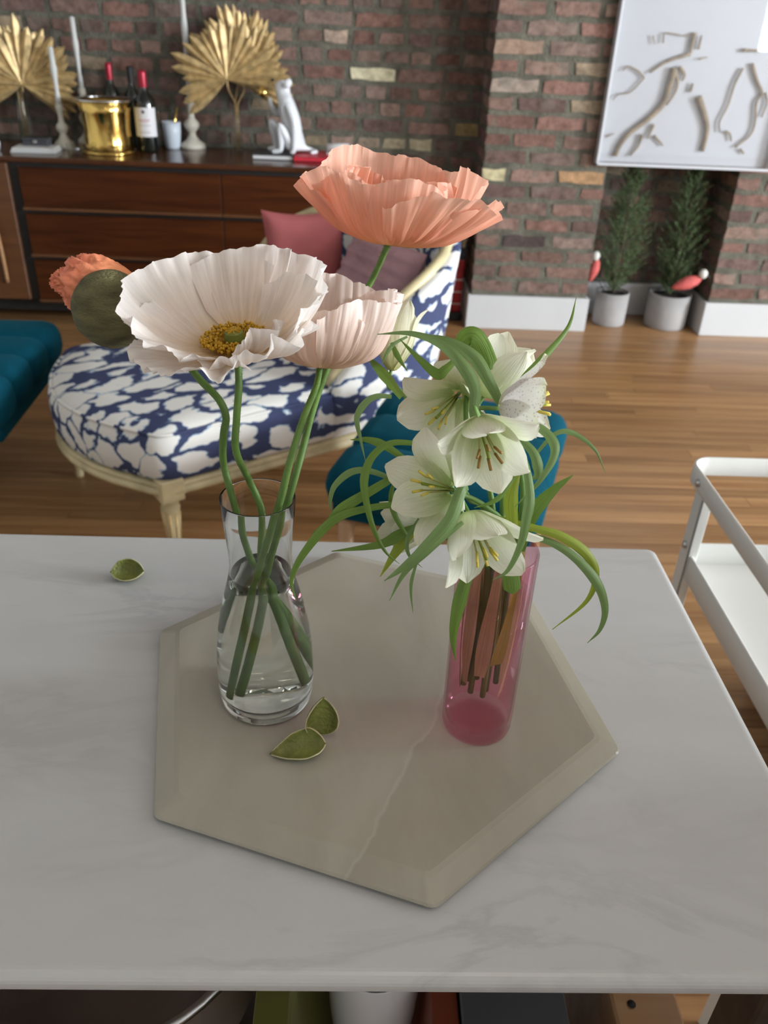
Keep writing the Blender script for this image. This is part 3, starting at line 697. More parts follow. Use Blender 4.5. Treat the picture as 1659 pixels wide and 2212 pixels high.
def hairs_geo(pts, rad, cnt, ln, seed, inside=None):
    r_ = random.Random(seed); pts = [Vector(p) for p in pts]; fr = frames(pts); gs = []
    V, Fc = [], []
    for _ in range(cnt):
        i = r_.randrange(len(pts) - 1); f = r_.random(); p = pts[i].lerp(pts[i + 1], f); t, a, b = fr[i]
        w_ = r_.uniform(0, 2 * PI); d = (a * math.cos(w_) + b * math.sin(w_)); s_ = d.cross(t) * 0.00009
        if p.z < VL.z + 0.1: continue
        q = p + d * rad; e = q + (d + t * r_.uniform(-0.2, 0.5)) * ln * r_.uniform(0.6, 1.2)
        n0 = len(V); V += [q - s_, q + s_, e, q + t * 0.00012]; Fc += [(n0, n0 + 1, n0 + 2), (n0, n0 + 3, n0 + 2), (n0 + 1, n0 + 3, n0 + 2)]
    return V, Fc
def poppy_stem(root, ctrl, rad=0.0025, seed=1):
    pts = spline(ctrl, 10); base = root.location
    rel = [p - base for p in pts]
    st = mk('stem', tube(rel, lambda t: rad * (1.0 - 0.18 * t), 12), STEMG, root)
    hp = [p for p in pts]
    g_ = hairs_geo(hp, rad * 0.85, 620, 0.0016, seed); g_ = ([v - base for v in g_[0]], g_[1])
    h = mk('stem_hair', g_, HAIR, st, smooth=False); h['kind'] = 'stuff'
    return st
def stamens_geo(M4, rin, rout, h0, cnt, seed):
    r_ = random.Random(seed); gs = []
    for k in range(cnt):
        a = r_.uniform(0, 2 * PI); r1 = r_.uniform(rin, rout); hh = h0 * r_.uniform(0.75, 1.15)
        p0 = Vector((0.004 * math.cos(a), 0.004 * math.sin(a), 0.001)); p1 = Vector((r1 * math.cos(a), r1 * math.sin(a), hh))
        gs.append(tube([p0, p0.lerp(p1, 0.5) + Vector((0, 0, -0.001)), p1], 0.00018, 4, False))
        gs.append(ellipsoid(p1, 0.0008, 0.0008, 0.0010, 6, 4))
    return xf(join(*gs), M4)
def poppy(name, label, base, axis, petals, mat, ctrl, seed, stamen=None, sc=1.0):
    root = thing(name, label, 'flower', ctrl[0], group=None)
    M4 = Matrix.Translation(-root.location) @ cam_axis(base, axis)
    for i, kw in enumerate(petals):
        kw = dict(kw, Lp=kw['Lp'] * sc)
        geo, at = petal_geo(seed=seed * 11 + i * 3.7, **kw)
        mk('petal', xf(geo, M4), mat, root, attrs=at)
    if stamen:
        s_ = mk('stamens', stamens_geo(M4, *stamen, 420, seed), STAMEN, root); s_['kind'] = 'stuff'
        pp = lathe([(0.0, 0.0), (0.0035, 0.0005), (0.0055, 0.004), (0.0058, 0.007), (0.0050, 0.0095), (0.0052, 0.010), (0.0, 0.0108)], 20)
        ps = mk('pistil', xf(pp, M4), PISTIL, root)
        rib = [xf(box(0.0004, -0.0003, 0.0104, 0.0046, 0.0003, 0.0113), Matrix.Rotation(k * PI / 4, 4, 'Z')) for k in range(8)]
        mk('stigma_rays', xf(join(*rib), M4), STAMEN, ps, smooth=False)
    poppy_stem(root, ctrl, seed=seed)
    return root
R2 = math.radians
NK = Vector((VL.x, VL.y, VL.z + 0.118))
def yl(px, py, dy): return aty(px, py, VL.y + dy)
def inv(dx, dy, dz): return Vector((VL.x + dx, VL.y + dy, VL.z + dz))
# white poppy, open bowl towards the viewer; local -y faces the camera, +x right
wb = atd(510, 752, 0.470); wax = vdir(-0.03, 0.80, 0.60)
poppy('poppy', 'open blush-white poppy showing a ring of golden stamens', wb, wax, [
    dict(phi0=R2(120), W=R2(128), Lp=0.0730, th=[(0, 86), (0.25, 76), (0.6, 46), (1, 26)], layer=0.0012, ruff=0.0062, crink=0.0017, edge_drop=0.14),
    dict(phi0=R2(50), W=R2(124), Lp=0.0720, th=[(0, 86), (0.25, 74), (0.6, 44), (1, 20)], layer=0.0002, ruff=0.0062, crink=0.0017, edge_drop=0.14),
    dict(phi0=R2(5), W=R2(110), Lp=0.0590, th=[(0, 86), (0.25, 74), (0.6, 44), (1, 30)], layer=0.0016, ruff=0.0062, crink=0.0017),
    dict(phi0=R2(190), W=R2(118), Lp=0.0600, th=[(0, 86), (0.25, 76), (0.6, 56), (1, 48)], layer=-0.0005, ruff=0.0065, crink=0.0017),
    dict(phi0=R2(226), W=R2(105), Lp=0.0600, th=[(0, 86), (0.3, 78), (0.7, 62), (0.88, 66), (1, 84)], layer=0.0028, ruff=0.0072, crink=0.0017),
    dict(phi0=R2(296), W=R2(125), Lp=0.0500, th=[(0, 86), (0.3, 78), (0.7, 50), (1, 32)], layer=0.0022, ruff=0.0072, crink=0.0017),
    dict(phi0=R2(308), W=R2(86), Lp=0.0385, th=[(0, 86), (0.3, 72), (0.7, 34), (1, 0)], layer=-0.0008, ruff=0.0072, crink=0.0017),
], PETALWHITE, [inv(0.018, 0.006, 0.0135), inv(0.007, 0.005, 0.075), inv(0.000, 0.0035, 0.118), yl(566, 1110, 0.005), yl(537, 1035, 0.006), atd(510, 975, 0.489), atd(511, 905, 0.478), atd(516, 830, 0.472), atd(513, 770, 0.4715)], 1, stamen=(0.0095, 0.0190, 0.0072))
# second blush poppy, half closed cup seen from the side
bb_ = atd(691, 792, 0.540); bax = vdir(0.10, 0.97, 0.20)
poppy('poppy', 'half-closed blush poppy cup beside the open white poppy', bb_, bax, [
    dict(phi0=R2(100), W=R2(140), Lp=0.0830, th=[(0, 86), (0.3, 58), (0.6, 12), (1, -14)], layer=0.0, ruff=0.006),
    dict(phi0=R2(25), W=R2(120), Lp=0.0720, th=[(0, 86), (0.3, 62), (0.65, 14), (1, 0)], layer=0.0006, ruff=0.006),
    dict(phi0=R2(185), W=R2(130), Lp=0.0680, th=[(0, 86), (0.3, 58), (0.65, 14), (1, -8)], layer=0.001, ruff=0.0055),
    dict(phi0=R2(325), W=R2(120), Lp=0.0640, th=[(0, 86), (0.3, 66), (0.65, 20), (1, 2)], layer=0.0022, ruff=0.0065),
    dict(phi0=R2(255), W=R2(125), Lp=0.0520, th=[(0, 86), (0.3, 66), (0.65, 26), (1, 2)], layer=0.0030, ruff=0.006),
], PETALBLUSH, [inv(-0.020, -0.011, 0.0135), inv(-0.010, -0.010, 0.07), inv(-0.001, -0.0090, 0.118), yl(603, 1090, -0.0085), yl(626, 1000, -0.003), atd(655, 905, 0.510), atd(682, 838, 0.530), atd(691, 794, 0.5395)], 2, sc=1.075)
# coral poppy, deep wide cup from the side
cb_ = atd(842, 528, 0.552); cax = vdir(0.12, 0.95, 0.28)
poppy('poppy', 'tall coral-orange poppy in full bloom above the other poppies', cb_, cax, [
    dict(phi0=R2(106), W=R2(132), Lp=0.0855, th=[(0, 88), (0.3, 64), (0.55, 20), (1, -4)], layer=0.0, ruff=0.008, crink=0.0018),
    dict(phi0=R2(55), W=R2(120), Lp=0.0820, th=[(0, 88), (0.3, 66), (0.55, 28), (1, 10)], layer=0.0006, ruff=0.008, crink=0.0018),
    dict(phi0=R2(165), W=R2(108), Lp=0.0670, th=[(0, 88), (0.3, 70), (0.6, 48), (1, 46)], layer=0.0012, ruff=0.007, crink=0.0018),
    dict(phi0=R2(8), W=R2(120), Lp=0.0710, th=[(0, 88), (0.3, 74), (0.6, 50), (1, 46)], layer=0.001, ruff=0.006, crink=0.0018),
    dict(phi0=R2(205), W=R2(112), Lp=0.0665, th=[(0, 88), (0.3, 70), (0.6, 42), (1, 34)], layer=0.0016, ruff=0.007, crink=0.0018),
    dict(phi0=R2(322), W=R2(120), Lp=0.0680, th=[(0, 88), (0.3, 76), (0.6, 50), (1, 42)], layer=0.0026, ruff=0.006, crink=0.0018),
    dict(phi0=R2(258), W=R2(125), Lp=0.0620, th=[(0, 88), (0.3, 74), (0.6, 34), (1, 8)], layer=0.0034, ruff=0.007, crink=0.0018, notch=(-0.1, 0.12)),
    dict(phi0=R2(20), W=R2(100), Lp=0.0590, th=[(0, 84), (0.3, 62), (0.6, 22), (1, -6)], layer=-0.004, ruff=0.010, crink=0.0018),
    dict(phi0=R2(140), W=R2(100), Lp=0.0600, th=[(0, 84), (0.3, 56), (0.6, 18), (1, 0)], layer=-0.005, ruff=0.010, crink=0.0018),
    dict(phi0=R2(285), W=R2(90), Lp=0.0480, th=[(0, 84), (0.3, 56), (0.6, 10), (1, -20)], layer=-0.005, ruff=0.010, crink=0.0018),
], PETALCORAL, [inv(-0.013, -0.003, 0.0135), inv(-0.003, -0.003, 0.07), inv(0.005, -0.0025, 0.118), yl(620, 1090, -0.001), yl(650, 985, 0.012), atd(676, 885, 0.540), atd(706, 800, 0.570), atd(752, 695, 0.594), atd(804, 603, 0.586), atd(832, 542, 0.560), atd(840, 524, 0.5525)], 3, sc=1.082)
# opening bud
bud_c = atd(240, 668, 0.484)
b_ctrl = [inv(0.021, 0.014, 0.0135), inv(0.008, 0.0115, 0.07), inv(-0.0085, 0.0100, 0.118), yl(507, 1092, 0.0060), yl(483, 1000, 0.012), atd(483, 940, 0.500), atd(488, 900, 0.495), atd(472, 862, 0.492), atd(430, 818, 0.494), atd(392, 770, 0.500), atd(356, 722, 0.500), atd(326, 700, 0.496), atd(302, 690, 0.492)]
bud = thing('poppy_bud', 'bursting poppy bud with crumpled coral petals under an olive sepal cap', 'flower bud', b_ctrl[0])
poppy_stem(bud, b_ctrl, seed=4)
def bud_shell(ax, rx, ry, rz, th_max, seed, off=0.0):
    V, Fc = [], []; nu, nv = 48, 26
    for i in range(nv + 1):
        for k in range(nu):
            a = 2 * PI * k / nu; tm = th_max * (1 + 0.10 * math.sin(a * 2 + seed) + 0.04 * nz(math.cos(a) * 2, math.sin(a) * 2, seed))
            th = tm * i / nv; f = 1 + 0.02 * nz(math.sin(th) * math.cos(a) * 3, math.sin(th) * math.sin(a) * 3, math.cos(th) * 3 + seed) + off
            V.append(Vector((rx * f * math.sin(th) * math.cos(a), ry * f * math.sin(th) * math.sin(a), rz * f * math.cos(th))))
    for i in range(nv):
        for k in range(nu): k2 = (k + 1) % nu; Fc.append((i * nu + k, (i + 1) * nu + k, (i + 1) * nu + k2, i * nu + k2))
    return V, Fc
# sepal cap opens to the upper left
M4 = Matrix.Translation(bud_c - b_ctrl[0]) @ axis_matrix(Vector((0, 0, 0)), vdir(0.36, -0.42, 0.83))
cap = mk('sepal', xf(bud_shell(None, 0.0222, 0.0226, 0.0225, R2(106), 1.0), M4), SEPAL, bud)
so = cap.modifiers.new('thick', 'SOLIDIFY'); so.thickness = 0.0009; so.offset = -1
# crumpled petals: an elongated lump with deep folds
def crumple(rx, ry, rz, seed, amp):
    V, Fc, al, ac = [], [], [], []; nu, nv = 110, 70
    for i in range(nv + 1):
        th = PI * i / nv
        for k in range(nu):
            a = 2 * PI * k / nu; d = Vector((math.sin(th) * math.cos(a), math.sin(th) * math.sin(a), math.cos(th)))
            q = d * 2.2 + Vector((seed, 0, 0)); wv = nz(q.x, q.y, q.z)
            f1 = 1 - 2 * abs(nz(d.x * 2.6 + wv * 1.6, d.y * 2.6 + wv * 1.4, d.z * 1.1 + seed)); f2 = 1 - 2 * abs(nz(d.x * 5 + wv * 2, d.y * 5, d.z * 2 + seed))
            top = 0.12 + 0.88 * max(0, min(1, (d.z + 0.1) / 0.7))
            f = 1 + amp * top * (f1 * 1.5 - 1.0) + amp * 0.6 * top * (f2 * 1.3 - 0.8)
            V.append(Vector((rx * f * d.x, ry * f * d.y, rz * f * d.z))); al.append((d.z + 1) / 2); ac.append(wv)
    for i in range(nv):
        for k in range(nu): k2 = (k + 1) % nu; Fc.append((i * nu + k, (i + 1) * nu + k, (i + 1) * nu + k2, i * nu + k2))
    return (V, Fc), {'along': al, 'across': ac}
gp, at = crumple(0.0190, 0.0200, 0.0270, 2.3, 0.13)
Mp = Matrix.Translation(atd(226, 634, 0.494) - b_ctrl[0]) @ axis_matrix(Vector((0, 0, 0)), vdir(-0.80, 0.42, 0.15))
mk('petal', xf(gp, Mp), PETALBUD, bud, attrs=at)
gp, at = crumple(0.0100, 0.0095, 0.0125, 7.7, 0.30)
Mp = Matrix.Translation(atd(168, 612, 0.490) - b_ctrl[0]) @ axis_matrix(Vector((0, 0, 0)), vdir(-1, 0.1, 0.1))
mk('petal', xf(gp, Mp), PETALBUD, bud, attrs=at)
gp, at = crumple(0.0055, 0.0065, 0.0085, 4.4, 0.30)
Mp = Matrix.Translation(atd(143, 610, 0.488) - b_ctrl[0]) @ axis_matrix(Vector((0, 0, 0)), vdir(-1, 0.0, 0.1))
mk('petal', xf(gp, Mp), PETALBUD, bud, attrs=at)

# fallen sepals: boat-shaped half shells
def boat(Ln, W, D, seed, curl=0.0, n=26, m=16, taper=0.0):
    V, Fc = [], []
    for i in range(n + 1):
        u = -1 + 2 * i / n; wv = max(0.0, (1 - abs(u) ** 2.2)) ** 0.75 * (1 + taper * u)
        for j in range(m + 1):
            t = -1 + 2 * j / m; a = t * PI / 2 * (0.92 + 0.10 * nz(u * 3, seed, 1))
            yv = W * wv * math.sin(a); zv = D * wv * (1 - math.cos(a)) + curl * u * u + 0.0005 * nz(u * 5, t * 5, seed)
            V.append(Vector((Ln * u, yv, zv)))
    for i in range(n):
        for j in range(m): b = i * (m + 1) + j; Fc.append((b, b + m + 1, b + m + 2, b + 1))
    return V, Fc
def sepal_part(parent, g_, Mx, outer, inner):
    o = mk('sepal_half', xf(g_, Mx), outer, parent); o.data.materials.append(inner); o.data.materials.append(SEPALRIM)
    s_ = o.modifiers.new('thick', 'SOLIDIFY'); s_.thickness = 0.0009; s_.offset = 1; s_.material_offset = 1; s_.material_offset_rim = 2
    return o
p_ = atz(278, 1243, TZ); p_.z = TZ + 0.0002
fs = thing('fallen_sepal', 'small dried green sepal shell with a cream edge lying on the bare marble', 'sepal', p_)
sepal_part(fs, boat(0.0150, 0.0115, 0.0105, 3.0, 0.004), Matrix.Translation((0, 0, 0.0012)) @ Matrix.Rotation(R2(6), 4, 'Z') @ Matrix.Rotation(R2(30), 4, 'X') @ Matrix.Translation((0, 0, 0.0008)), SEPALG, SEPALIN)
p_ = atz(655, 1618, TR); p_.z = TR + 0.0002
fs2 = thing('fallen_sepal', 'split olive-green sepal shed on the cream board beside the carafe', 'sepal', p_)
sepal_part(fs2, boat(0.0195, 0.0105, 0.010, 5.0, 0.003, taper=0.45), Matrix.Translation((-0.003, -0.003, 0.0012)) @ Matrix.Rotation(R2(10), 4, 'Z') @ Matrix.Rotation(R2(-6), 4, 'Y') @ Matrix.Rotation(R2(18), 4, 'X'), SEPALG, SEPALIN)
sepal_part(fs2, boat(0.0150, 0.0120, 0.011, 8.0, 0.002, taper=-0.15), Matrix.Translation((0.0105, 0.0165, 0.0165)) @ Matrix.Rotation(R2(15), 4, 'Z') @ Matrix.Rotation(R2(78), 4, 'X') @ Matrix.Rotation(R2(78), 4, 'Z'), SEPALG, SEPALIN)

# ------------------------------------------------------------------ bell flowers with grassy leaves
def ribbon_geo(ctrl, width, twist=(0, 0), fold=0.25, m=7, tipw=0.04, basew=0.55, facing=None, blunt=False):
    pts = spline(ctrl, m); V, Fc, al, ac = [], [], [], []
    n = len(pts); prev = None
    for i, p in enumerate(pts):
        s = i / (n - 1); t = (pts[min(i + 1, n - 1)] - pts[max(i - 1, 0)]).normalized()
        tc = (CAM - p).normalized(); side = t.cross(tc)
        if side.length < 0.15 and prev is not None: side = prev
        side.normalize()
        if prev is not None:
            if side.dot(prev) < 0: side = -side
            side = (side * 0.5 + prev * 0.5); side = (side - t * side.dot(t)).normalized()
        prev = side
        q = Quaternion(t, twist[0] + (twist[1] - twist[0]) * s); sd = q @ side; nr = t.cross(sd)
        if blunt: wv = width / 2 * (basew + (1 - basew) * min(1, s * 3)) * (1 if s < 0.93 else max(0.3, (1 - s) / 0.07))
        else: wv = width / 2 * (basew + (1 - basew) * min(1, s * 2.2)) * max(tipw, min(1.0, (1 - s) * 1.9)) ** 0.8
        for k in (-1, -0.5, 0, 0.5, 1):
            V.append(p + sd * (wv * k) + nr * (fold * wv * (abs(k) ** 1.3 - 0.4))); al.append(s); ac.append(k)
    for i in range(n - 1):
        for k in range(4): b = i * 5 + k; Fc.append((b, b + 1, b + 6, b + 5))
    return (V, Fc), {'along': al, 'across': ac}
LEAF_DEPTH = [1.0, 1.0, 1.0, 1.0, 0.98, 1.0, 1.02, 1.0, 1.0, 0.99, 1.0, 1.0, 0.99, 1.0, 0.99, 0.98, 0.99, 1.0, 1.0, 1.01]
HEAD_DEPTH = [1.02, 1.07, 1.055, 0.98, 0.93, 1.01, 1.01, 1.055]
leaf_n = [0]; head_n = [0]
def leaf(root, pts, wpx, mat, twist=(0, 0), fold=0.25, **kw):
    kf = LEAF_DEPTH[leaf_n[0]] if leaf_n[0] < len(LEAF_DEPTH) else 1.0; leaf_n[0] += 1
    pts = [(x, y, D * kf) for x, y, D in pts]
    P = [atd(*p) for p in pts]; Dm = sum(p[2] for p in pts) / len(pts)
    geo, at = ribbon_geo([p - root.location for p in P], wpx * Dm / FL, twist, fold, **kw)
    # frame the ribbon in world space: shift so facing uses true positions
    geo2, at = ribbon_geo(P, wpx * Dm / FL, twist, fold, **kw)
    return mk('leaf', ([v - root.location for v in geo2[0]], geo2[1]), mat, root, attrs=at)
def tepal_geo(Lp, Wd, prof, seed, nu=16, nv=12, cupd=0.35, recurve=0.0):
    V, Fc, al, ac = [], [], [], []; M = 40; rs, hs, ts = [0.0025], [0.0], []
    def ang(s):
        for (s0, a0), (s1, a1) in zip(prof, prof[1:]):
            if s <= s1: f = (s - s0) / (s1 - s0); return math.radians(a0 + (a1 - a0) * f)
        return math.radians(prof[-1][1])
    for i in range(M + 1): a = ang(i / M); ts.append(a); rs.append(rs[-1] + Lp / M * math.sin(a)); hs.append(hs[-1] + Lp / M * math.cos(a))
    for i in range(nu + 1):
        s = i / nu; k = int(s * M); r, h, a = rs[k], hs[k], ts[min(k, M)]
        wv = Wd / 2 * (0.22 + 0.78 * math.sin(PI * min(1, s * 0.80 + 0.08)) ** 1.1) * (1 if s < 0.80 else math.sqrt(max(0.03, 1 - ((s - 0.80) / 0.2) ** 2)))
        for j in range(nv + 1):
            t = -1 + 2 * j / nv; d = -cupd * wv * t * t + 0.0011 * s * nz(t * 2 + seed, s * 3, seed) + 0.0022 * (s ** 2) * t * nz(seed, s * 2.5, 3)
            V.append(Vector((r + d * math.cos(a), wv * t, h - d * math.sin(a)))); al.append(s); ac.append(t)
    for i in range(nu):
        for j in range(nv): b = i * (nv + 1) + j; Fc.append((b, b + 1, b + nv + 2, b + nv + 1))
    return (V, Fc), {'along': al, 'across': ac}
def bell(root, base, axis, Lp, Wd, prof, mat, seed, stam=ANTHER, outer_mat=None, n=6, spin=0.0):
    M0 = Matrix.Translation(-root.location) @ cam_axis(base, axis)
    r_ = random.Random(seed)
    for k in range(n):
        pr = [(s, a + r_.uniform(-14, 14) * (0.3 + s) + (5 if k % 2 else -3)) for s, a in prof]
        geo, at = tepal_geo(Lp * r_.uniform(0.92, 1.08), Wd * r_.uniform(0.9, 1.1), pr, seed + k * 1.7)
        mk('petal', xf(geo, M0 @ Matrix.Rotation(spin + k * 2 * PI / n + r_.uniform(-0.12, 0.12), 4, 'Z')), mat, root, attrs=at)
    if stam:
        for k in range(6):
            a = k * PI / 3 + 0.4; e = Vector((0.0045 * math.cos(a), 0.0045 * math.sin(a), Lp * 0.62)); b0 = Vector((0.001 * math.cos(a), 0.001 * math.sin(a), 0.002))
            st = mk('stamen', xf(tube([b0, b0.lerp(e, 0.5), e], 0.0004, 5), M0), TEPALOLD, root)
            dirn = (e - b0).normalized(); mk('anther', xf(tube([e - dirn * 0.001, e + dirn * 0.0055 + Vector((0.0015 * math.cos(a), 0.0015 * math.sin(a), 0))], lambda t: 0.0009 * (1 - 0.3 * abs(t - 0.5)), 6), M0), stam, st)
        mk('pistil', xf(tube([Vector((0, 0, 0.001)), Vector((0, 0, Lp * 0.72))], lambda t: 0.0009 if t > 0.8 else 0.0006, 6), M0), LEAFYEL, root)
def vin(dx, dy, dz): return Vector((VRr.x + dx, VRr.y + dy, VRr.z + dz))
def plant(label, root_pt, mids, base, axis, Lp, Wd, prof, mat, seed, stam=ANTHER, leaves=(), spin=0.0, rad=0.0016, n=6):
    root = thing('bell_flower', label, 'flower', root_pt)
    kf = HEAD_DEPTH[head_n[0]] if head_n[0] < len(HEAD_DEPTH) else 1.0; head_n[0] += 1
    base = atd(base[0], base[1], base[2] * kf); Lp *= kf; Wd *= kf
    ctrl = [root_pt] + [m if isinstance(m, Vector) else atd(*m) for m in mids]
    ax = vdir(*axis)
    ctrl += [base - ax * 0.012, base]
    mk('stem', tube([p - root.location for p in spline(ctrl, 8)], lambda t: rad * (1.3 - 0.55 * t), 9), FSTEM, root)
    bell(root, base, ax, Lp, Wd, prof, mat, seed, stam, spin=spin, n=n)
    for lf in leaves:
        lf = dict(lf); leaf(root, lf.pop('p'), lf.pop('w'), lf.pop('m', LEAF), **lf)
    return root
OPEN = [(0, 70), (0.25, 34), (0.6, 24), (1, 44)]
WIDE = [(0, 74), (0.25, 46), (0.6, 42), (1, 58)]
BELL = [(0, 70), (0.25, 26), (0.6, 8), (1, 8)]
SHUT = [(0, 50), (0.25, 16), (0.6, 4), (1, 10)]
def zl(p, d): return p
plant('faded yellowish bell flower drooping behind the blush poppy cup', vin(-0.008, 0.006, 0.035), [vin(-0.006, 0.004, 0.10), vin(-0.016, 0.006, 0.15), (935, 960, 0.538), (870, 850, 0.566)], (845, 800, 0.572), (0.16, 1, 0.06), 0.051, 0.0185, [(0, 40), (0.25, 24), (0.6, 2), (1, 40)], TEPALOLD, 21, stam=None, n=5, leaves=[
    dict(p=[(868, 858, .542), (840, 822, .560), (812, 790, .578), (789, 766, .590)], w=24, m=LEAF),
    dict(p=[(880, 727, .476), (850, 744, .474), (833, 768, .474), (824, 790, .476)], w=9, m=LEAFGREY),
    dict(p=[(846, 740, .48), (858, 768, .478), (880, 802, .478)], w=13, m=LEAF),
    dict(p=[(846, 857, .470), (815, 856, .468), (790, 870, .468), (771, 902, .470), (778, 945, .472), (789, 995, .474)], w=16, m=LEAFGREY),
    dict(p=[(980, 782, .474), (962, 798, .474), (944, 808, .475), (905, 775, .478), (864, 733, .480)], w=24, m=LEAF),
])
plant('large white bell flower with overlapping green-veined petals, highest of the white cluster', vin(-0.002, 0.008, 0.035), [vin(-0.002, 0.004, 0.12), (1062, 1080, 0.490), (1010, 930, 0.484)], (990, 852, 0.474), (-0.46, -0.52, 0.62), 0.039, 0.024, WIDE, TEPAL, 31, leaves=[
    dict(p=[(1040, 960, .448), (1024, 895, .444), (1026, 842, .442), (998, 788, .444), (950, 742, .452), (885, 720, .462), (815, 722, .470)], w=28, m=LEAFGREY, fold=0.5),
    dict(p=[(1085, 880, .462), (1058, 827, .458), (1024, 772, .458), (967, 736, .462), (900, 722, .468)], w=30, m=LEAFGREY, fold=0.5),
    dict(p=[(985, 785, .478), (1002, 738, .474), (1022, 728, .472), (1040, 752, .474), (1058, 800, .476)], w=44, m=LEAF, blunt=True),
])
plant('white bell flower turned upward with cupped rounded petals', vin(0.006, 0.008, 0.035), [vin(0.006, 0.006, 0.12), (1096, 1060, 0.500), (1060, 920, 0.508)], (1045, 856, 0.480), (0.42, 0.80, 0.35), 0.040, 0.025, BELL, TEPAL, 41, leaves=[
    dict(p=[(1112, 850, .474), (1132, 814, .472), (1184, 761, .474), (1228, 705, .478), (1245, 642, .484)], w=15, m=LEAF),
])
plant('purple-speckled white bell flower facing sideways', vin(0.011, 0.004, 0.035), [vin(0.010, 0.004, 0.12), (1130, 1060, 0.480), (1086, 940, 0.464)], (1078, 882, 0.470), (0.96, 0.06, 0.28), 0.037, 0.021, OPEN, TEPALSPECK, 51, leaves=[
    dict(p=[(1090, 925, .452), (1149, 918, .448), (1190, 946, .446), (1197, 985, .446), (1162, 1044, .448), (1112, 1095, .455)], w=22, m=LEAFGREY, fold=0.4),
    dict(p=[(1150, 990, .468), (1197, 939, .464), (1236, 935, .464), (1284, 970, .466), (1308, 1022, .470)], w=12, m=LEAFGREY),
    dict(p=[(1125, 1190, .492), (1153, 1110, .484), (1193, 1061, .480), (1238, 1026, .478)], w=30, m=LEAF),
])
plant('white bell flower hanging open with brown-tipped stamens at the middle of the bunch', vin(0.003, -0.004, 0.035), [vin(0.003, -0.004, 0.12), (1085, 1050, 0.470), (1062, 965, 0.446)], (1035, 915, 0.456), (0.10, -0.66, 0.62), 0.039, 0.024, OPEN, TEPAL, 61, stam=ANTHERBR, spin=0.5, leaves=[
    dict(p=[(1112, 944, .446), (1136, 1009, .440), (1145, 1074, .440), (1138, 1115, .442), (1126, 1173, .448), (1097, 1232, .455), (1064, 1253, .460)], w=23, m=LEAFGREY, fold=0.45),
    dict(p=[(1110, 936, .446), (1150, 975, .444), (1162, 1010, .445), (1158, 1030, .447), (1139, 1034, .449)], w=24, m=LEAFGREY, fold=0.4),
    dict(p=[(1112, 1160, .482), (1104, 1080, .472), (1126, 1000, .468)], w=32, m=LEAFYEL),
])
plant('white bell flower spreading wide with yellow stamens toward the carafe', vin(-0.008, -0.006, 0.035), [vin(-0.006, -0.006, 0.12), (1050, 1115, 0.498), (1015, 1080, 0.484)], (978, 1058, 0.462), (-0.66, 0.10, 0.74), 0.038, 0.0235, WIDE, TEPAL, 71, spin=0.25, leaves=[
    dict(p=[(1010, 1050, .440), (996, 1060, .438), (970, 1128, .436), (912, 1191, .440), (868, 1228, .446), (830, 1255, .452)], w=32, m=LEAFGREY, fold=0.4),
    dict(p=[(1000, 1128, .446), (939, 1177, .444), (876, 1235, .450), (841, 1298, .458)], w=17, m=LEAFGREY, fold=0.4),
    dict(p=[(900, 1012, .474), (837, 966, .472), (794, 950, .474), (757, 950, .478)], w=19, m=LEAF),
    dict(p=[(905, 958, .462), (846, 957, .460), (807, 983, .460), (789, 1022, .461), (788, 1065, .463), (805, 1137, .470), (832, 1191, .478), (863, 1218, .484)], w=19, m=LEAF, fold=0.4),
    dict(p=[(900, 1002, .470), (807, 1057, .470), (737, 1100, .474), (711, 1126, .478), (673, 1153, .482)], w=24, m=LEAF),
])
plant('lowest white bell flower hanging over the pink glass rim', vin(0.0, -0.010, 0.035), [vin(0.0, -0.012, 0.11), (1088, 1150, 0.490), (1052, 1096, 0.480)], (1012, 1108, 0.462), (0.28, -0.84, 0.46), 0.042, 0.0235, OPEN, TEPAL, 81, stam=ANTHER, spin=0.1, leaves=[
    dict(p=[(1040, 1205, .484), (1012, 1240, .480), (990, 1310, .484), (979, 1374, .491), (984, 1427, .499)], w=30, m=LEAF, fold=0.4),
    dict(p=[(1098, 1165, .482), (1100, 1215, .480), (1108, 1282, .484)], w=38, m=LEAF, blunt=True, basew=0.8),
    dict(p=[(1075, 1120, .478), (1157, 1142, .474), (1215, 1160, .474), (1267, 1197, .478), (1287, 1243, .484), (1266, 1300, .494), (1193, 1360, .508)], w=23, m=LEAFYEL, fold=0.4),
    dict(p=[(1120, 1150, .482), (1193, 1173, .476), (1247, 1209, .476), (1291, 1262, .480), (1307, 1316, .488), (1296, 1360, .495), (1269, 1389, .502)], w=22, m=LEAFGREY, fold=0.4),
    dict(p=[(1112, 1030, .456), (1073, 1079, .455), (1024, 1097, .456)], w=12, m=LEAF),
])
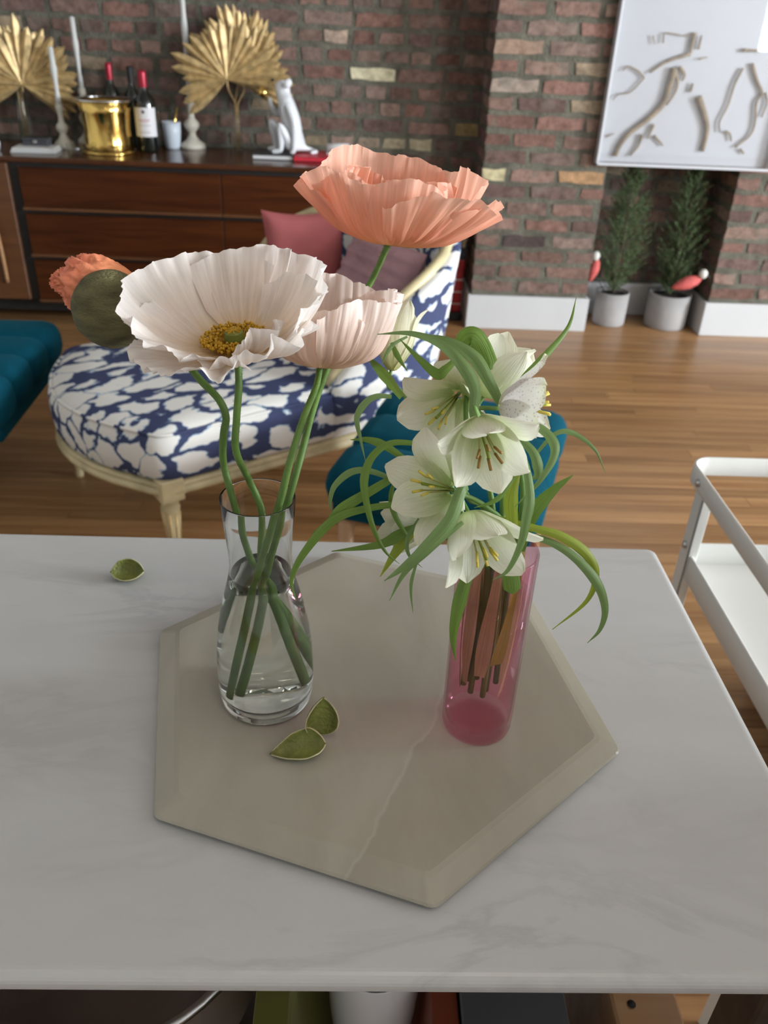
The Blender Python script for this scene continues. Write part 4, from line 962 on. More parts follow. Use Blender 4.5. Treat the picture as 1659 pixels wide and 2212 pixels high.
plant('small pale bell flower half hidden behind the grassy leaves over the board', vin(-0.012, 0.002, 0.035), [vin(-0.012, 0.0, 0.115), (1030, 1150, 0.494), (985, 1130, 0.490)], (938, 1128, 0.484), (-0.92, -0.02, 0.30), 0.034, 0.020, BELL, TEPAL, 91, stam=None, leaves=[
    dict(p=[(900, 1086, .478), (800, 1097, .476), (720, 1124, .478), (655, 1197, .486), (630, 1253, .492), (640, 1298, .496)], w=20, m=LEAF, fold=0.4),
    dict(p=[(900, 1062, .482), (815, 1022, .480), (763, 1018, .480), (724, 1048, .482), (713, 1083, .485), (716, 1104, .487)], w=16, m=LEAFGREY),
    dict(p=[(930, 1130, .488), (872, 1151, .486), (818, 1177, .488), (716, 1191, .496)], w=25, m=LEAF),
    dict(p=[(920, 1120, .490), (876, 1164, .490), (850, 1200, .494), (821, 1246, .502)], w=25, m=LEAFYEL),
    dict(p=[(905, 1120, .474), (880, 1164, .474), (884, 1200, .478), (912, 1226, .482)], w=10, m=LEAFGREY),
    dict(p=[(905, 1200, .484), (888, 1262, .490), (892, 1325, .498)], w=8, m=LEAFGREY),
    dict(p=[(880, 1160, .486), (852, 1110, .482), (846, 1060, .48), (870, 1010, .478)], w=14, m=LEAF),
])
# leaf bases packed inside the pink vase
pk = thing('bell_flower_foliage', 'bundle of folded leaf bases standing in the water of the pink vase', 'leaves', vin(0, 0, 0.03))
for k in range(9):
    a0 = k * 2 * PI / 9 + 0.2; z0 = 0.004 + 0.011 * (k * 5 % 4); pts = []
    for f, rr in ((0.0, 0.0150), (0.25, 0.0172), (0.6, 0.0186), (1.0, 0.0192)): pts.append((a0 + 0.22 * f, rr + 0.0007 * (k % 2), z0 + (0.118 - z0) * f))
    V, Fc, al, ac = [], [], [], []
    n = 14
    for i_ in range(n + 1):
        f = i_ / n; q = f * 3; m_ = min(int(q), 2); fr_ = q - m_
        (a1, r1, h1), (a2, r2, h2) = pts[m_], pts[m_ + 1]; a_, r_, h_ = a1 + (a2 - a1) * fr_, r1 + (r2 - r1) * fr_, h1 + (h2 - h1) * fr_
        wd_ = 0.0052 * (0.75 + 0.25 * math.sin(f * 5 + k))
        for c_ in (-1, -0.5, 0, 0.5, 1):
            aa = a_ + c_ * wd_ / r_; rc_ = r_ - 0.0008 * (1 - c_ * c_); V.append(Vector((rc_ * math.cos(aa), rc_ * math.sin(aa), h_))); al.append(f); ac.append(c_)
    for i_ in range(n):
        for c_ in range(4): b = i_ * 5 + c_; Fc.append((b, b + 1, b + 6, b + 5))
    mk('leaf', (V, Fc), [LEAFPALE, LEAFYEL, LEAFPALE][k % 3], pk, attrs={'along': al, 'across': ac})

# ------------------------------------------------------------------ things on the cart's lower shelf (z 0.50)
SZ = 0.50
p_ = atz(210, 2200, 0.60); mb = thing('mixing_bowl', 'large grey metal mixing bowl on the shelf under the marble', 'bowl', (-0.190, 0.415, SZ))
mk('bowl_body', lathe([(0.0, 0.0), (0.05, 0.0), (0.09, 0.03), (0.112, 0.10), (0.118, 0.20), (0.121, 0.201), (0.116, 0.198), (0.109, 0.10), (0.087, 0.036), (0.05, 0.006), (0, 0.006)], 48), PEWTER, mb)
mk('rim', lathe([(0.1165, 0.199), (0.1225, 0.199), (0.1225, 0.204), (0.1165, 0.204)], 48), STEEL, mb)
def book(name, label, loc, sx, sy, sz, tilt, cover, cat='book', group=None):
    b = thing(name, label, cat, loc); b.rotation_euler = (0, tilt, 0)
    mk('cover', join(rbox(0, 0, 0, 0.003, sy, sz, 0.001, 1), rbox(sx - 0.003, 0, 0, sx, sy, sz, 0.001, 1), rbox(0, 0, 0, sx, 0.003, sz, 0.001, 1)), cover, b, smooth=False)
    mk('lid', rbox(0.0, 0, sz, sx, sy, sz + 0.004, 0.001, 1), cover, b, smooth=False)
    mk('page_block', box(0.0032, 0.0032, 0.004, sx - 0.0032, sy - 0.006, sz - 0.004), PAPER, b, smooth=False)
    return b
GREENC = simple('olive_cover', (0.16, 0.16, 0.035), 0.5); RUST = simple('rust_cover', (0.20, 0.04, 0.015), 0.5); SLATE = simple('slate_cover', (0.09, 0.095, 0.105), 0.35, var=0.05)
book('file_case', 'olive-green file case leaning on the shelf beside the metal bowl', (-0.031, 0.292, SZ), 0.026, 0.17, 0.215, R2(-9), GREENC, 'file case')
wbowl = thing('salad_bowl', 'glossy white bowl standing on the shelf between the olive and rust file cases', 'bowl', (0.0228, 0.375, SZ))
mk('bowl_body', lathe([(0.0, 0.0), (0.02, 0.0), (0.022, 0.012), (0.030, 0.06), (0.036, 0.13), (0.039, 0.205), (0.0385, 0.2065), (0.0375, 0.205), (0.034, 0.13), (0.028, 0.06), (0.0, 0.02)], 44), PORC, wbowl)
book('file_case', 'rust-red file case standing upright on the shelf', (0.0635, 0.293, SZ), 0.020, 0.17, 0.20, R2(0), RUST, 'file case')
book('binder', 'slate-grey binder standing on the shelf next to the rust-red file case', (0.085, 0.292, SZ), 0.078, 0.19, 0.205, R2(0), SLATE, 'binder')
pch = thing('pitcher', 'pale ceramic pitcher tucked beside the wooden block', 'pitcher', (0.0, 0.0, 0.0)); pch.location = (0.196, 0.49, SZ)
mk('pitcher_body', lathe([(0, 0), (0.03, 0), (0.034, 0.02), (0.032, 0.10), (0.026, 0.15), (0.03, 0.19), (0.0275, 0.19), (0.023, 0.15), (0.029, 0.10), (0.03, 0.02), (0, 0.006)], 36), PORC, pch)
hnd = [(0.026, 0, 0.165), (0.05, 0, 0.16), (0.056, 0, 0.12), (0.033, 0, 0.07)]
mk('handle', tube(spline(hnd, 6), 0.004, 8), PORC, pch)

# ------------------------------------------------------------------ sideboard and everything on it
SX0, SX1, SY0, SY1, SBZ = -2.25, 0.06, 3.765, 4.255, 0.745
sb = thing('sideboard', 'long low dark walnut sideboard with lipped drawers against the brick wall', 'sideboard', (0, 0, 0))
mk('carcass', rbox(SX0, SY0 + 0.03, 0.125, SX1, SY1, SBZ - 0.022, 0.003, 1), BLACK, sb, smooth=False)
mk('top_board', rbox(SX0 - 0.01, SY0, SBZ - 0.022, SX1 + 0.01, SY1, SBZ, 0.004, 2), WALNUT_T, sb, smooth=False)
mk('side_panel', rbox(SX1 - 0.005, SY0 + 0.005, 0.115, SX1 + 0.012, SY1, SBZ - 0.023, 0.003, 1), WALNUT, sb, smooth=False)
mk('plinth', box(SX0 + 0.05, SY0 + 0.08, 0.06, SX1 - 0.05, SY1 - 0.05, 0.125), BLACK, sb, smooth=False)
for lx in (SX0 + 0.1, -1.0, SX1 - 0.12):
    for ly in (SY0 + 0.09, SY1 - 0.09): mk('leg', tube([(lx, ly, 0.125), (lx, ly, 0)], lambda t: 0.022 - 0.008 * t, 12), WALNUT, sb)
rows = [(0.535, 0.718), (0.335, 0.527), (0.130, 0.327)]
for (x0, x1) in ((-1.485, -0.626), (-0.622, SX1 - 0.008)):
    for z0, z1 in rows:
        d = mk('drawer_front', rbox(x0, SY0 + 0.012, z0, x1, SY0 + 0.032, z1 - 0.016, 0.002, 1), WALNUT, sb, smooth=False)
        lip = [(x0, SY0 + 0.014, z1 - 0.016), (x1, SY0 + 0.014, z1 - 0.016)]
        mk('lip_pull', rbox(x0, SY0 - 0.006, z0 - 0.006, x1, SY0 + 0.022, z0 + 0.006, 0.003, 2), WALNUT_L, d, smooth=False)
dr = mk('cabinet_door', rbox(SX0 + 0.01, SY0 + 0.010, 0.130, -1.530, SY0 + 0.032, 0.718, 0.002, 1), WALNUT_L, sb, smooth=False)
hp = [aty(-14, 470, SY0 - 0.012), aty(3, 540, SY0 - 0.014), aty(17, 610, SY0 + 0.006)]
mk('curved_handle', tube(spline([hp[0] + Vector((0, 0.02, 0.04))] + hp, 6), 0.008, 8), BEECH, dr)

def onsb(px, py, back=0.06):
    p = atz(px, py, SBZ); ymax = SY1 - back
    if p.y > ymax: p = p + (p - CAM) * ((ymax - p.y) / p.y); p.x = aty(px, py, ymax).x
    p.z = SBZ + 0.0003; return p
def ztop(base, px, py): return aty(px, py, base.y).z
# gilded palm fans in glass bottles
def fan_geo(rad, spread, nleaf, seed):
    r_ = random.Random(seed); gs = []
    for k in range(nleaf):
        a = -spread / 2 + spread * k / (nleaf - 1) + r_.uniform(-0.02, 0.02); ln = rad * r_.uniform(0.80, 1.08); wd = rad * 0.088
        d = Vector((math.sin(a), 0, math.cos(a))); s_ = Vector((math.cos(a), 0, -math.sin(a))); z_ = Vector((0, 1, 0)); bend = r_.uniform(-0.04, 0.07)
        V, Fc = [], []
        st = [(0.0, 0.12), (0.35, 0.75), (0.7, 1.0), (0.88, 0.75), (1.0, 0.06)]
        for f, wv in st:
            c = d * (ln * f) + z_ * (-bend * rad * f * f + 0.005 * math.sin(k * 2.4))
            V += [c - s_ * wd * wv + z_ * 0.35 * wd * wv, c - z_ * 0.5 * wd * wv, c + s_ * wd * wv + z_ * 0.35 * wd * wv]
        for i in range(len(st) - 1): b = i * 3; Fc += [(b, b + 1, b + 4, b + 3), (b + 1, b + 2, b + 5, b + 4)]
        gs.append((V, Fc))
    return gs
GLT = mat_tint('thin_bottle_glass', (0.97, 0.98, 0.97), 0.05)
def palm_vase(label_v, base, hgt, rad):
    v = thing('bud_vase', label_v, 'vase', base)
    mk('glass_body', lathe([(0, 0), (rad, 0), (rad, hgt * 0.55), (rad * 0.80, hgt * 0.75), (rad * 0.80, hgt), (rad * 0.74, hgt), (rad * 0.74, hgt * 0.75), (rad * 0.92, hgt * 0.54), (rad * 0.9, 0.006), (0, 0.006)], 28), GLT, v)
    return v
def palm(label, base, hub, up, face, rad, spread, seed, neck):
    t = thing('gilded_palm_fan', label, 'dried palm', base)
    z = Vector(up).normalized(); y = Vector(face).normalized(); y = (y - z * y.dot(z)).normalized(); x = y.cross(z)
    M4 = Matrix(((x.x, y.x, z.x, 0), (x.y, y.y, z.y, 0), (x.z, y.z, z.z, 0), (0, 0, 0, 1)))
    hubr = hub - base
    mk('stalk', tube([Vector((0, 0, 0.0))] + spline([Vector((0, 0, neck * 0.8)), Vector((0, 0, neck * 1.12)), hubr * 0.82 + Vector((0, 0, neck * 0.06)), hubr], 6), 0.0034, 8), GOLDLEAF, t)
    for g_ in fan_geo(rad, spread, 19, seed): mk('leaf_blade', xf(g_, Matrix.Translation(hubr) @ M4), GOLDLEAF, t, smooth=False)
    return t
pv2 = onsb(515, 322, 0.115); palm_vase('slim clear glass bottle holding gilded palm stalks beside the white monkey', pv2, 0.17, 0.022)
palm('gilded palm fan facing forward above the slim glass bottle by the monkey', pv2 + Vector((-0.001, -0.009, 0.0075)), aty(490, 172, pv2.y - 0.035), (-0.30, -0.02, 1), (0, 1, 0), 0.235, R2(225), 11, 0.17)
palm('gilded palm fan leaning toward the monkey behind the front fan', pv2 + Vector((0.008, 0.002, 0.0075)), aty(528, 178, pv2.y + 0.020), (0.62, 0.0, 0.9), (0, 1, 0), 0.225, R2(170), 12, 0.17)
palm('gilded palm fan standing highest behind the slim glass bottle', pv2 + Vector((-0.006, 0.008, 0.0075)), aty(515, 150, pv2.y + 0.068), (0.05, 0.0, 1), (0, 1, 0), 0.245, R2(118), 13, 0.17)
pv1 = onsb(58, 292, 0.120); palm_vase('clear glass bottle of gilded palm stalks behind the folded napkins', pv1, 0.22, 0.03)
palm('gilded palm fan facing forward above the napkins', pv1 + Vector((-0.002, -0.013, 0.0075)), aty(48, 182, pv1.y - 0.045), (0.05, -0.02, 1), (0, 1, 0), 0.25, R2(235), 14, 0.22)
palm('gilded palm fan tilted toward the brass bucket', pv1 + Vector((0.007, 0.001, 0.0075)), aty(62, 178, pv1.y + 0.012), (0.6, 0.0, 0.8), (0, 1, 0), 0.235, R2(190), 15, 0.22)
palm('gilded palm fan tilted away from the brass bucket', pv1 + Vector((-0.009, 0.010, 0.0075)), aty(30, 180, pv1.y + 0.068), (-0.5, 0.0, 0.9), (0, 1, 0), 0.24, R2(190), 16, 0.22)

def candlestick(label, base, zt_stick, ztop_c, br):
    h = zt_stick - base.z; t = thing('candlestick', label, 'candlestick', base)
    pr_ = [(0, 0), (br, 0), (br, 0.012), (br * 0.92, 0.022), (br * 0.55, 0.035), (br * 0.3, 0.055), (br * 0.26, h * 0.32), (br * 0.5, h * 0.40), (br * 0.62, h * 0.47), (br * 0.52, h * 0.53), (br * 0.28, h * 0.60), (br * 0.24, h * 0.72), (br * 0.30, h * 0.84), (br * 0.40, h * 0.92), (br * 0.34, h), (0, h)]
    mk('turned_stem', lathe(pr_, 28), PLASTER, t)
    hc = ztop_c - zt_stick
    mk('taper_candle', lathe([(0, h - 0.005), (0.0115, h - 0.005), (0.0115, h + hc * 0.15), (0.0085, h + hc * 0.2), (0.0100, h + hc * 0.45), (0.0140, h + hc * 0.6), (0.0135, h + hc * 0.66), (0.011, h + hc * 0.72), (0.0105, h + hc), (0, h + hc + 0.004)], 18), CANDLE, t)
    return t
cs = Vector((aty(141, 318, 4.055).x, 4.055, SBZ + 0.0003)); candlestick('short cream turned candlestick with a white taper in front of the palm fans', cs, ztop(cs, 125, 225), ztop(cs, 108, 102), 0.045)
cs = onsb(190, 296, 0.055); candlestick('cream candlestick with a white taper standing behind the brass bucket', cs, ztop(cs, 178, 190), ztop(cs, 150, 37), 0.045)
cs = onsb(417, 308, 0.064); candlestick('tall cream candlestick with a long white taper beside the pale blue cup', cs, ztop(cs, 405, 210), ztop(cs, 386, -40), 0.058)

nb = onsb(80, 327); nk = thing('napkin_stack', 'folded white napkins lying by the gilded palms', 'napkins', nb, R2(4))
for i in range(3): mk('folded_napkin', rbox(-0.095 + 0.004 * i, -0.065, 0.007 * i + 0.0005, 0.095 - 0.003 * i, 0.055, 0.007 * i + 0.0068, 0.003, 2), PAPER, nk, smooth=False)
bx_ = thing('trinket_box', 'small black box resting on the folded napkins', 'box', nb + Vector((-0.005, 0.035, 0.0212)))
mk('box_body', rbox(-0.055, -0.028, 0, 0.055, 0.028, 0.02, 0.002, 1), GREYCOVER, bx_, smooth=False); mk('lid', rbox(-0.057, -0.03, 0.0202, 0.057, 0.03, 0.03, 0.002, 1), GREYCOVER, bx_, smooth=False)
mk('clasp', rbox(-0.008, -0.0318, 0.012, 0.008, -0.0302, 0.022, 0.0005, 1), SILVER, bx_, smooth=False)

ib = Vector((aty(238, 326, 3.985).x, 3.985, SBZ + 0.0003)); ih = ztop(ib, 233, 212) - SBZ
bk = thing('ice_bucket', 'polished brass ice bucket with a silvery rim', 'ice bucket', ib)
br_ = 0.118
mk('bucket_wall', lathe([(0, 0), (br_ * 0.88, 0), (br_ * 0.92, 0.006), (br_ * 0.87, ih * 0.2), (br_ * 0.84, ih * 0.45), (br_ * 0.88, ih * 0.75), (br_ * 0.98, ih * 0.97), (br_ * 0.94, ih * 0.97), (br_ * 0.83, ih * 0.75), (br_ * 0.79, ih * 0.45), (br_ * 0.82, 0.02), (0, 0.012)], 56), BRASS, bk)
mk('rim', lathe([(br_ * 0.93, ih * 0.955), (br_ * 1.02, ih * 0.96), (br_ * 1.035, ih * 0.98), (br_ * 1.01, ih), (br_ * 0.92, ih * 0.985)], 56), SILVER, bk)
mk('base_ring', lathe([(br_ * 0.86, 0.0), (br_ * 0.97, 0.0), (br_ * 0.98, 0.006), (br_ * 0.90, 0.012)], 56), BRASS, bk)

def bottle(label, base, top, body_r, foil, lab=True, capm=None):
    h = top - SBZ; t = thing('wine_bottle', label, 'bottle', base); r = body_r
    mk('bottle_glass', lathe([(0, 0), (r * 0.95, 0), (r, 0.006), (r, h * 0.60), (r * 0.9, h * 0.66), (r * 0.5, h * 0.73), (r * 0.37, h * 0.78), (r * 0.36, h * 0.97), (0, h * 0.97)], 32), BOTTLE, t)
    mk('foil_capsule', lathe([(r * 0.38, h * 0.80), (r * 0.40, h * 0.97), (r * 0.38, h), (0, h)], 24), foil, t)
    if lab:
        n = 18; V, Fc = [], []
        for i in range(n + 1):
            a = -PI / 2 - 1.25 + 2.5 * i / n
            V += [(r * 1.012 * math.cos(a), r * 1.012 * math.sin(a), h * 0.20), (r * 1.012 * math.cos(a), r * 1.012 * math.sin(a), h * 0.56)]
        for i in range(n): Fc.append((2 * i, 2 * i + 2, 2 * i + 3, 2 * i + 1))
        lb = mk('label', (V, Fc), LABEL, t)
        def strip(z0, z1, aw, m_, nm_):
            V, Fc = [], []
            for i in range(7):
                a = -PI / 2 - aw + 2 * aw * i / 6; V += [(r * 1.02 * math.cos(a), r * 1.02 * math.sin(a), h * z0), (r * 1.02 * math.cos(a), r * 1.02 * math.sin(a), h * z1)]
            for i in range(6): Fc.append((2 * i, 2 * i + 2, 2 * i + 3, 2 * i + 1))
            mk(nm_, (V, Fc), m_, lb)
        strip(0.49, 0.53, 0.13, PRINTDARK, 'crest_mark'); strip(0.405, 0.415, 0.55, PRINTRED, 'text_line'); strip(0.385, 0.391, 0.45, PRINTRED, 'text_line'); strip(0.34, 0.345, 0.6, PRINTDARK, 'text_line'); strip(0.255, 0.26, 0.5, PRINTDARK, 'text_line')
    return t
wb_ = onsb(323, 327); bottle('wine bottle with a red foil top and a white label', wb_, ztop(wb_, 312, 152), 0.047, FOILRED)
wb_ = onsb(252, 298, 0.05); bottle('dark bottle with a copper-red cap rising behind the brass bucket', wb_, ztop(wb_, 229, 135), 0.038, FOILRED, False)
wb_ = onsb(296, 300, 0.05); bottle('black-topped dark bottle behind the labelled wine bottle', wb_, ztop(wb_, 279, 143), 0.036, BLACK, False)
cp = onsb(374, 321); ch = ztop(cp, 370, 263) - SBZ
cup = thing('tumbler_cup', 'pale blue ceramic cup holding a gold straw', 'cup', cp)
mk('cup_body', lathe([(0, 0), (0.030, 0), (0.034, 0.01), (0.041, ch * 0.6), (0.043, ch), (0.040, ch), (0.038, ch * 0.6), (0.031, 0.012), (0, 0.01)], 32), PALEBLUE, cup)
st_ = tag(mk('straw', tube([Vector((-0.012, 0, 0.012)), Vector((0.036, 0.0, ch + 0.062))], 0.0045, 8), BRASS, None, loc=cp), 'gold straw leaning in the pale blue cup', 'straw')
dc = onsb(346, 306); deca = thing('decanter', 'small clear glass bottle between the labelled wine bottle and the pale blue cup', 'bottle', dc)
mk('glass_body', lathe([(0, 0), (0.03, 0), (0.032, 0.07), (0.012, 0.105), (0.011, 0.135), (0.009, 0.135), (0.0095, 0.105), (0.029, 0.068), (0.028, 0.006), (0, 0.006)], 28), GLT, deca)
mk('stopper', xf(ellipsoid((0, 0, 0.15), 0.013, 0.013, 0.016, 14, 10), Matrix.Identity(4)), GLT, deca)
jr = onsb(163, 336); jar = thing('glass_tumbler', 'low clear glass tumbler in front of the short candlestick', 'glass', jr)
mk('glass_body', lathe([(0, 0), (0.03, 0), (0.034, 0.05), (0.0325, 0.05), (0.0285, 0.006), (0, 0.006)], 28), GLT, jar)

# books under the monkey and the monkey itself
mo = Vector((aty(614, 341, 3.99).x, 3.99, SBZ + 0.0003))
b1 = thing('flat_book', 'charcoal book lying flat under the white monkey', 'book', mo + Vector((0, 0.04, 0)))
mk('cover', join(rbox(-0.135, -0.10, 0, 0.045, 0.11, 0.003, 0.001, 1), rbox(-0.135, -0.10, 0.0175, 0.045, 0.11, 0.0205, 0.001, 1)), GREYCOVER, b1, smooth=False); mk('page_block', box(-0.132, -0.097, 0.0032, 0.042, 0.107, 0.0173), PAPER, b1, smooth=False)
b2 = thing('flat_book', 'red book lying flat next to the charcoal book', 'book', mo + Vector((0.048, 0.04, 0)))
mk('cover', join(rbox(0, -0.11, 0, 0.25, 0.10, 0.003, 0.001, 1), rbox(0, -0.11, 0.0175, 0.25, 0.10, 0.0205, 0.001, 1), rbox(0, -0.11, 0, 0.25, -0.107, 0.0205, 0.001, 1)), REDCOVER, b2, smooth=False); mk('page_block', box(0.003, -0.1068, 0.0032, 0.247, 0.097, 0.0173), PAPER, b2, smooth=False)
b3 = thing('folded_magazine', 'rolled white magazine lying on the red book', 'magazine', b2.location + Vector((0.185, 0.03, 0.0206)), R2(6))
mk('rolled_pages', xf(lathe([(0.0, -0.05), (0.018, -0.05), (0.019, 0), (0.018, 0.05), (0.0, 0.05)], 20), Matrix.Translation((0.005, 0, 0.0225)) @ Matrix.Rotation(PI / 2, 4, 'Y')), PAPER, b3)
mk('cover_sheet', rbox(-0.048, -0.045, 0.0, 0.055, 0.045, 0.004, 0.001, 1), PAPER, b3, smooth=False)
mo.z = SBZ + 0.0206
mk_h = ztop(mo, 612, 152) - mo.z
monkey = thing('monkey_figurine', 'white resin monkey figurine sitting upright holding a gold ball to its mouth', 'figurine', mo + Vector((0.01, 0.03, 0)))
S = mk_h / 0.33
def skinned(name, nodes, edges, mat, parent, sub=2):
    me = bpy.data.meshes.new(name); me.from_pydata([tuple(Vector(n_[0]) * S) for n_ in nodes], edges, []); me.materials.append(mat)
    o = bpy.data.objects.new(name, me); COL.objects.link(o); o.parent = parent
    sk = o.modifiers.new('skin', 'SKIN'); sk.use_smooth_shade = True
    for i, n_ in enumerate(nodes):
        v = me.skin_vertices[0].data[i]; v.radius = (n_[1] * S, n_[1] * S); v.use_root = (i == 0)
    s_ = o.modifiers.new('sub', 'SUBSURF'); s_.levels = sub; s_.render_levels = sub
    return o
# facing -x; z up, y depth
nodes = [((0.035, 0, 0.045), 0.045), ((0.030, 0, 0.10), 0.046), ((0.015, 0, 0.155), 0.045), ((0.0, 0, 0.205), 0.040), ((-0.008, 0, 0.24), 0.026), ((-0.014, 0, 0.272), 0.048), ((-0.016, 0, 0.298), 0.042), ((-0.058, 0, 0.262), 0.026),
         # left arm (near camera, -y): straight down resting
         ((0.012, -0.045, 0.205), 0.020), ((0.040, -0.060, 0.130), 0.016), ((0.040, -0.062, 0.060), 0.013), ((0.036, -0.064, 0.012), 0.013), ((0.018, -0.066, 0.008), 0.008),
         # right arm raised holding ball
         ((0.005, 0.040, 0.205), 0.020), ((-0.045, 0.040, 0.150), 0.015), ((-0.068, 0.012, 0.195), 0.012), ((-0.072, 0.0, 0.222), 0.010),
         # near leg
         ((0.02, -0.038, 0.040), 0.030), ((-0.030, -0.055, 0.125), 0.019), ((-0.020, -0.052, 0.060), 0.015), ((-0.022, -0.052, 0.014), 0.014), ((-0.066, -0.052, 0.008), 0.009),
         # far leg
         ((0.02, 0.038, 0.040), 0.030), ((-0.075, 0.030, 0.130), 0.019), ((-0.055, 0.030, 0.060), 0.015), ((-0.050, 0.030, 0.014), 0.014), ((-0.092, 0.030, 0.008), 0.009),
         # tail
         ((0.075, 0.01, 0.020), 0.014), ((0.115, 0.02, 0.012), 0.010), ((0.135, -0.02, 0.011), 0.009), ((0.110, -0.05, 0.010), 0.007)]
edges = [(0, 1), (1, 2), (2, 3), (3, 4), (4, 5), (5, 6), (5, 7), (3, 8), (8, 9), (9, 10), (10, 11), (11, 12), (3, 13), (13, 14), (14, 15), (15, 16), (0, 17), (17, 18), (18, 19), (19, 20), (20, 21), (0, 22), (22, 23), (23, 24), (24, 25), (25, 26), (0, 27), (27, 28), (28, 29), (29, 30)]
body = skinned('body', nodes, edges, PORC, monkey)
mk('ear', ellipsoid((0.010 * S, -0.046 * S, 0.278 * S), 0.014 * S, 0.008 * S, 0.018 * S), PORC, monkey)
mk('ear', ellipsoid((0.010 * S, 0.046 * S, 0.278 * S), 0.014 * S, 0.008 * S, 0.018 * S), PORC, monkey)
mk('eye', ellipsoid((-0.056 * S, -0.018 * S, 0.290 * S), 0.006 * S, 0.006 * S, 0.006 * S, 10, 8), BLACK, monkey)
mk('eye', ellipsoid((-0.056 * S, 0.018 * S, 0.290 * S), 0.006 * S, 0.006 * S, 0.006 * S, 10, 8), BLACK, monkey)
tag(mk('gold_ball', ellipsoid((0, 0, 0), 0.022 * S, 0.022 * S, 0.022 * S, 24, 16), BRASS, None, loc=monkey.location + Vector((-0.098, -0.004, 0.240)) * S), 'small gold ball held up to the white monkey\'s mouth', 'ball')
gc = onsb(2, 326); gb = thing('green_figurine', 'small white and green glazed ornament at the end of the napkins', 'ornament', gc + Vector((-0.035, 0.0, 0)))
mk('ornament_body', lathe([(0, 0), (0.032, 0), (0.036, 0.03), (0.025, 0.07), (0.03, 0.10), (0.018, 0.15), (0, 0.165)], 24), PORC, gb)
mk('glazed_band', lathe([(0.0255, 0.068), (0.031, 0.085), (0.031, 0.1), (0.027, 0.115)], 24), TEAL, gb)

# ------------------------------------------------------------------ framed branch art
AY = 3.925
ax0, ax1, az0, az1 = 1.022, 1.812, 0.777, 1.72
art = thing('branch_shadow_box', 'white shadow box of pinned driftwood twigs behind clear acrylic above the niche', 'framed art', (ax0, PY, az0))
def arel(g_): return move(g_, (-ax0, -PY, -az0))
mk('backing_board', arel(box(ax0 + 0.012, PY - 0.014, az0 + 0.012, ax1 - 0.012, PY - 0.008, az1 - 0.012)), ARTBACK, art, smooth=False)
mk('acrylic_cover', arel(box(ax0 + 0.004, AY, az0 + 0.004, ax1 - 0.004, AY + 0.003, az1 - 0.004)), ACRYLIC, art, smooth=False)
for b in ((ax0, AY - 0.001, az0, ax0 + 0.010, PY - 0.0065, az1), (ax1 - 0.010, AY - 0.001, az0, ax1, PY - 0.0065, az1), (ax0, AY - 0.001, az0, ax1, PY - 0.0065, az0 + 0.010), (ax0, AY - 0.001, az1 - 0.010, ax1, PY - 0.0065, az1)):
    mk('frame_rail', arel(rbox(*b, r=0.002, seg=1)), ACRYLEDGE, art, smooth=False)
tw = [([(860, 575), (830, 700), (770, 870), (660, 990), (480, 1140), (400, 1240), (350, 1330)], 10), ([(1030, 285), (1005, 410), (980, 490)], 6), ([(985, 455), (800, 530), (650, 620)], 5), ([(600, 660), (560, 620), (520, 590), (460, 570), (410, 600)], 3), ([(600, 660), (480, 790), (380, 805), (325, 860)], 2.4), ([(1060, 830), (1110, 960), (1140, 1100), (1100, 1300)], 10), ([(900, 565), (940, 640), (930, 700)], 5), ([(580, 1150), (550, 1240), (480, 1330)], 5), ([(680, 1070), (620, 1190)], 5), ([(680, 1160), (760, 1250)], 4), ([(1440, 580), (1370, 720), (1320, 900), (1240, 1040), (1240, 1130)], 4), ([(1520, 540), (1560, 680), (1610, 790), (1560, 880), (1540, 1060), (1500, 1160), (1380, 1260)], 5), ([(1630, 790), (1645, 880), (1600, 1000)], 4), ([(1290, 1120), (1335, 1145), (1340, 1210)], 4), ([(995, 790), (1020, 710)], 5), ([(680, 300), (695, 375)], 2.4), ([(760, 370), (775, 290), (830, 290), (950, 310), (1030, 285)], 2.4), ([(860, 620), (890, 700), (860, 800), (790, 900)], 5), ([(270, 1170), (340, 1135)], 2.4), ([(1420, 1270), (1450, 1310)], 4), ([(1060, 420), (1090, 300)], 4), ([(1060, 505), (1140, 490)], 2.4), ([(1440, 435), (1600, 430)], 5)]
for pl, r_ in tw:
    P = [aty(1240 + x * 0.2526, y_ * 0.2526, PY - 0.026) for x, y_ in pl]
    P = [p - Vector((ax0, PY, az0)) + Vector((rnd.uniform(-1, 1), 0, rnd.uniform(-1, 1))) * 0.003 for p in P]; rr = r_ * 0.00135
    mk('twig', tube(spline(P, 5), lambda t, rr=rr: rr * (1.1 - 0.45 * t), 8), TWIG, art)

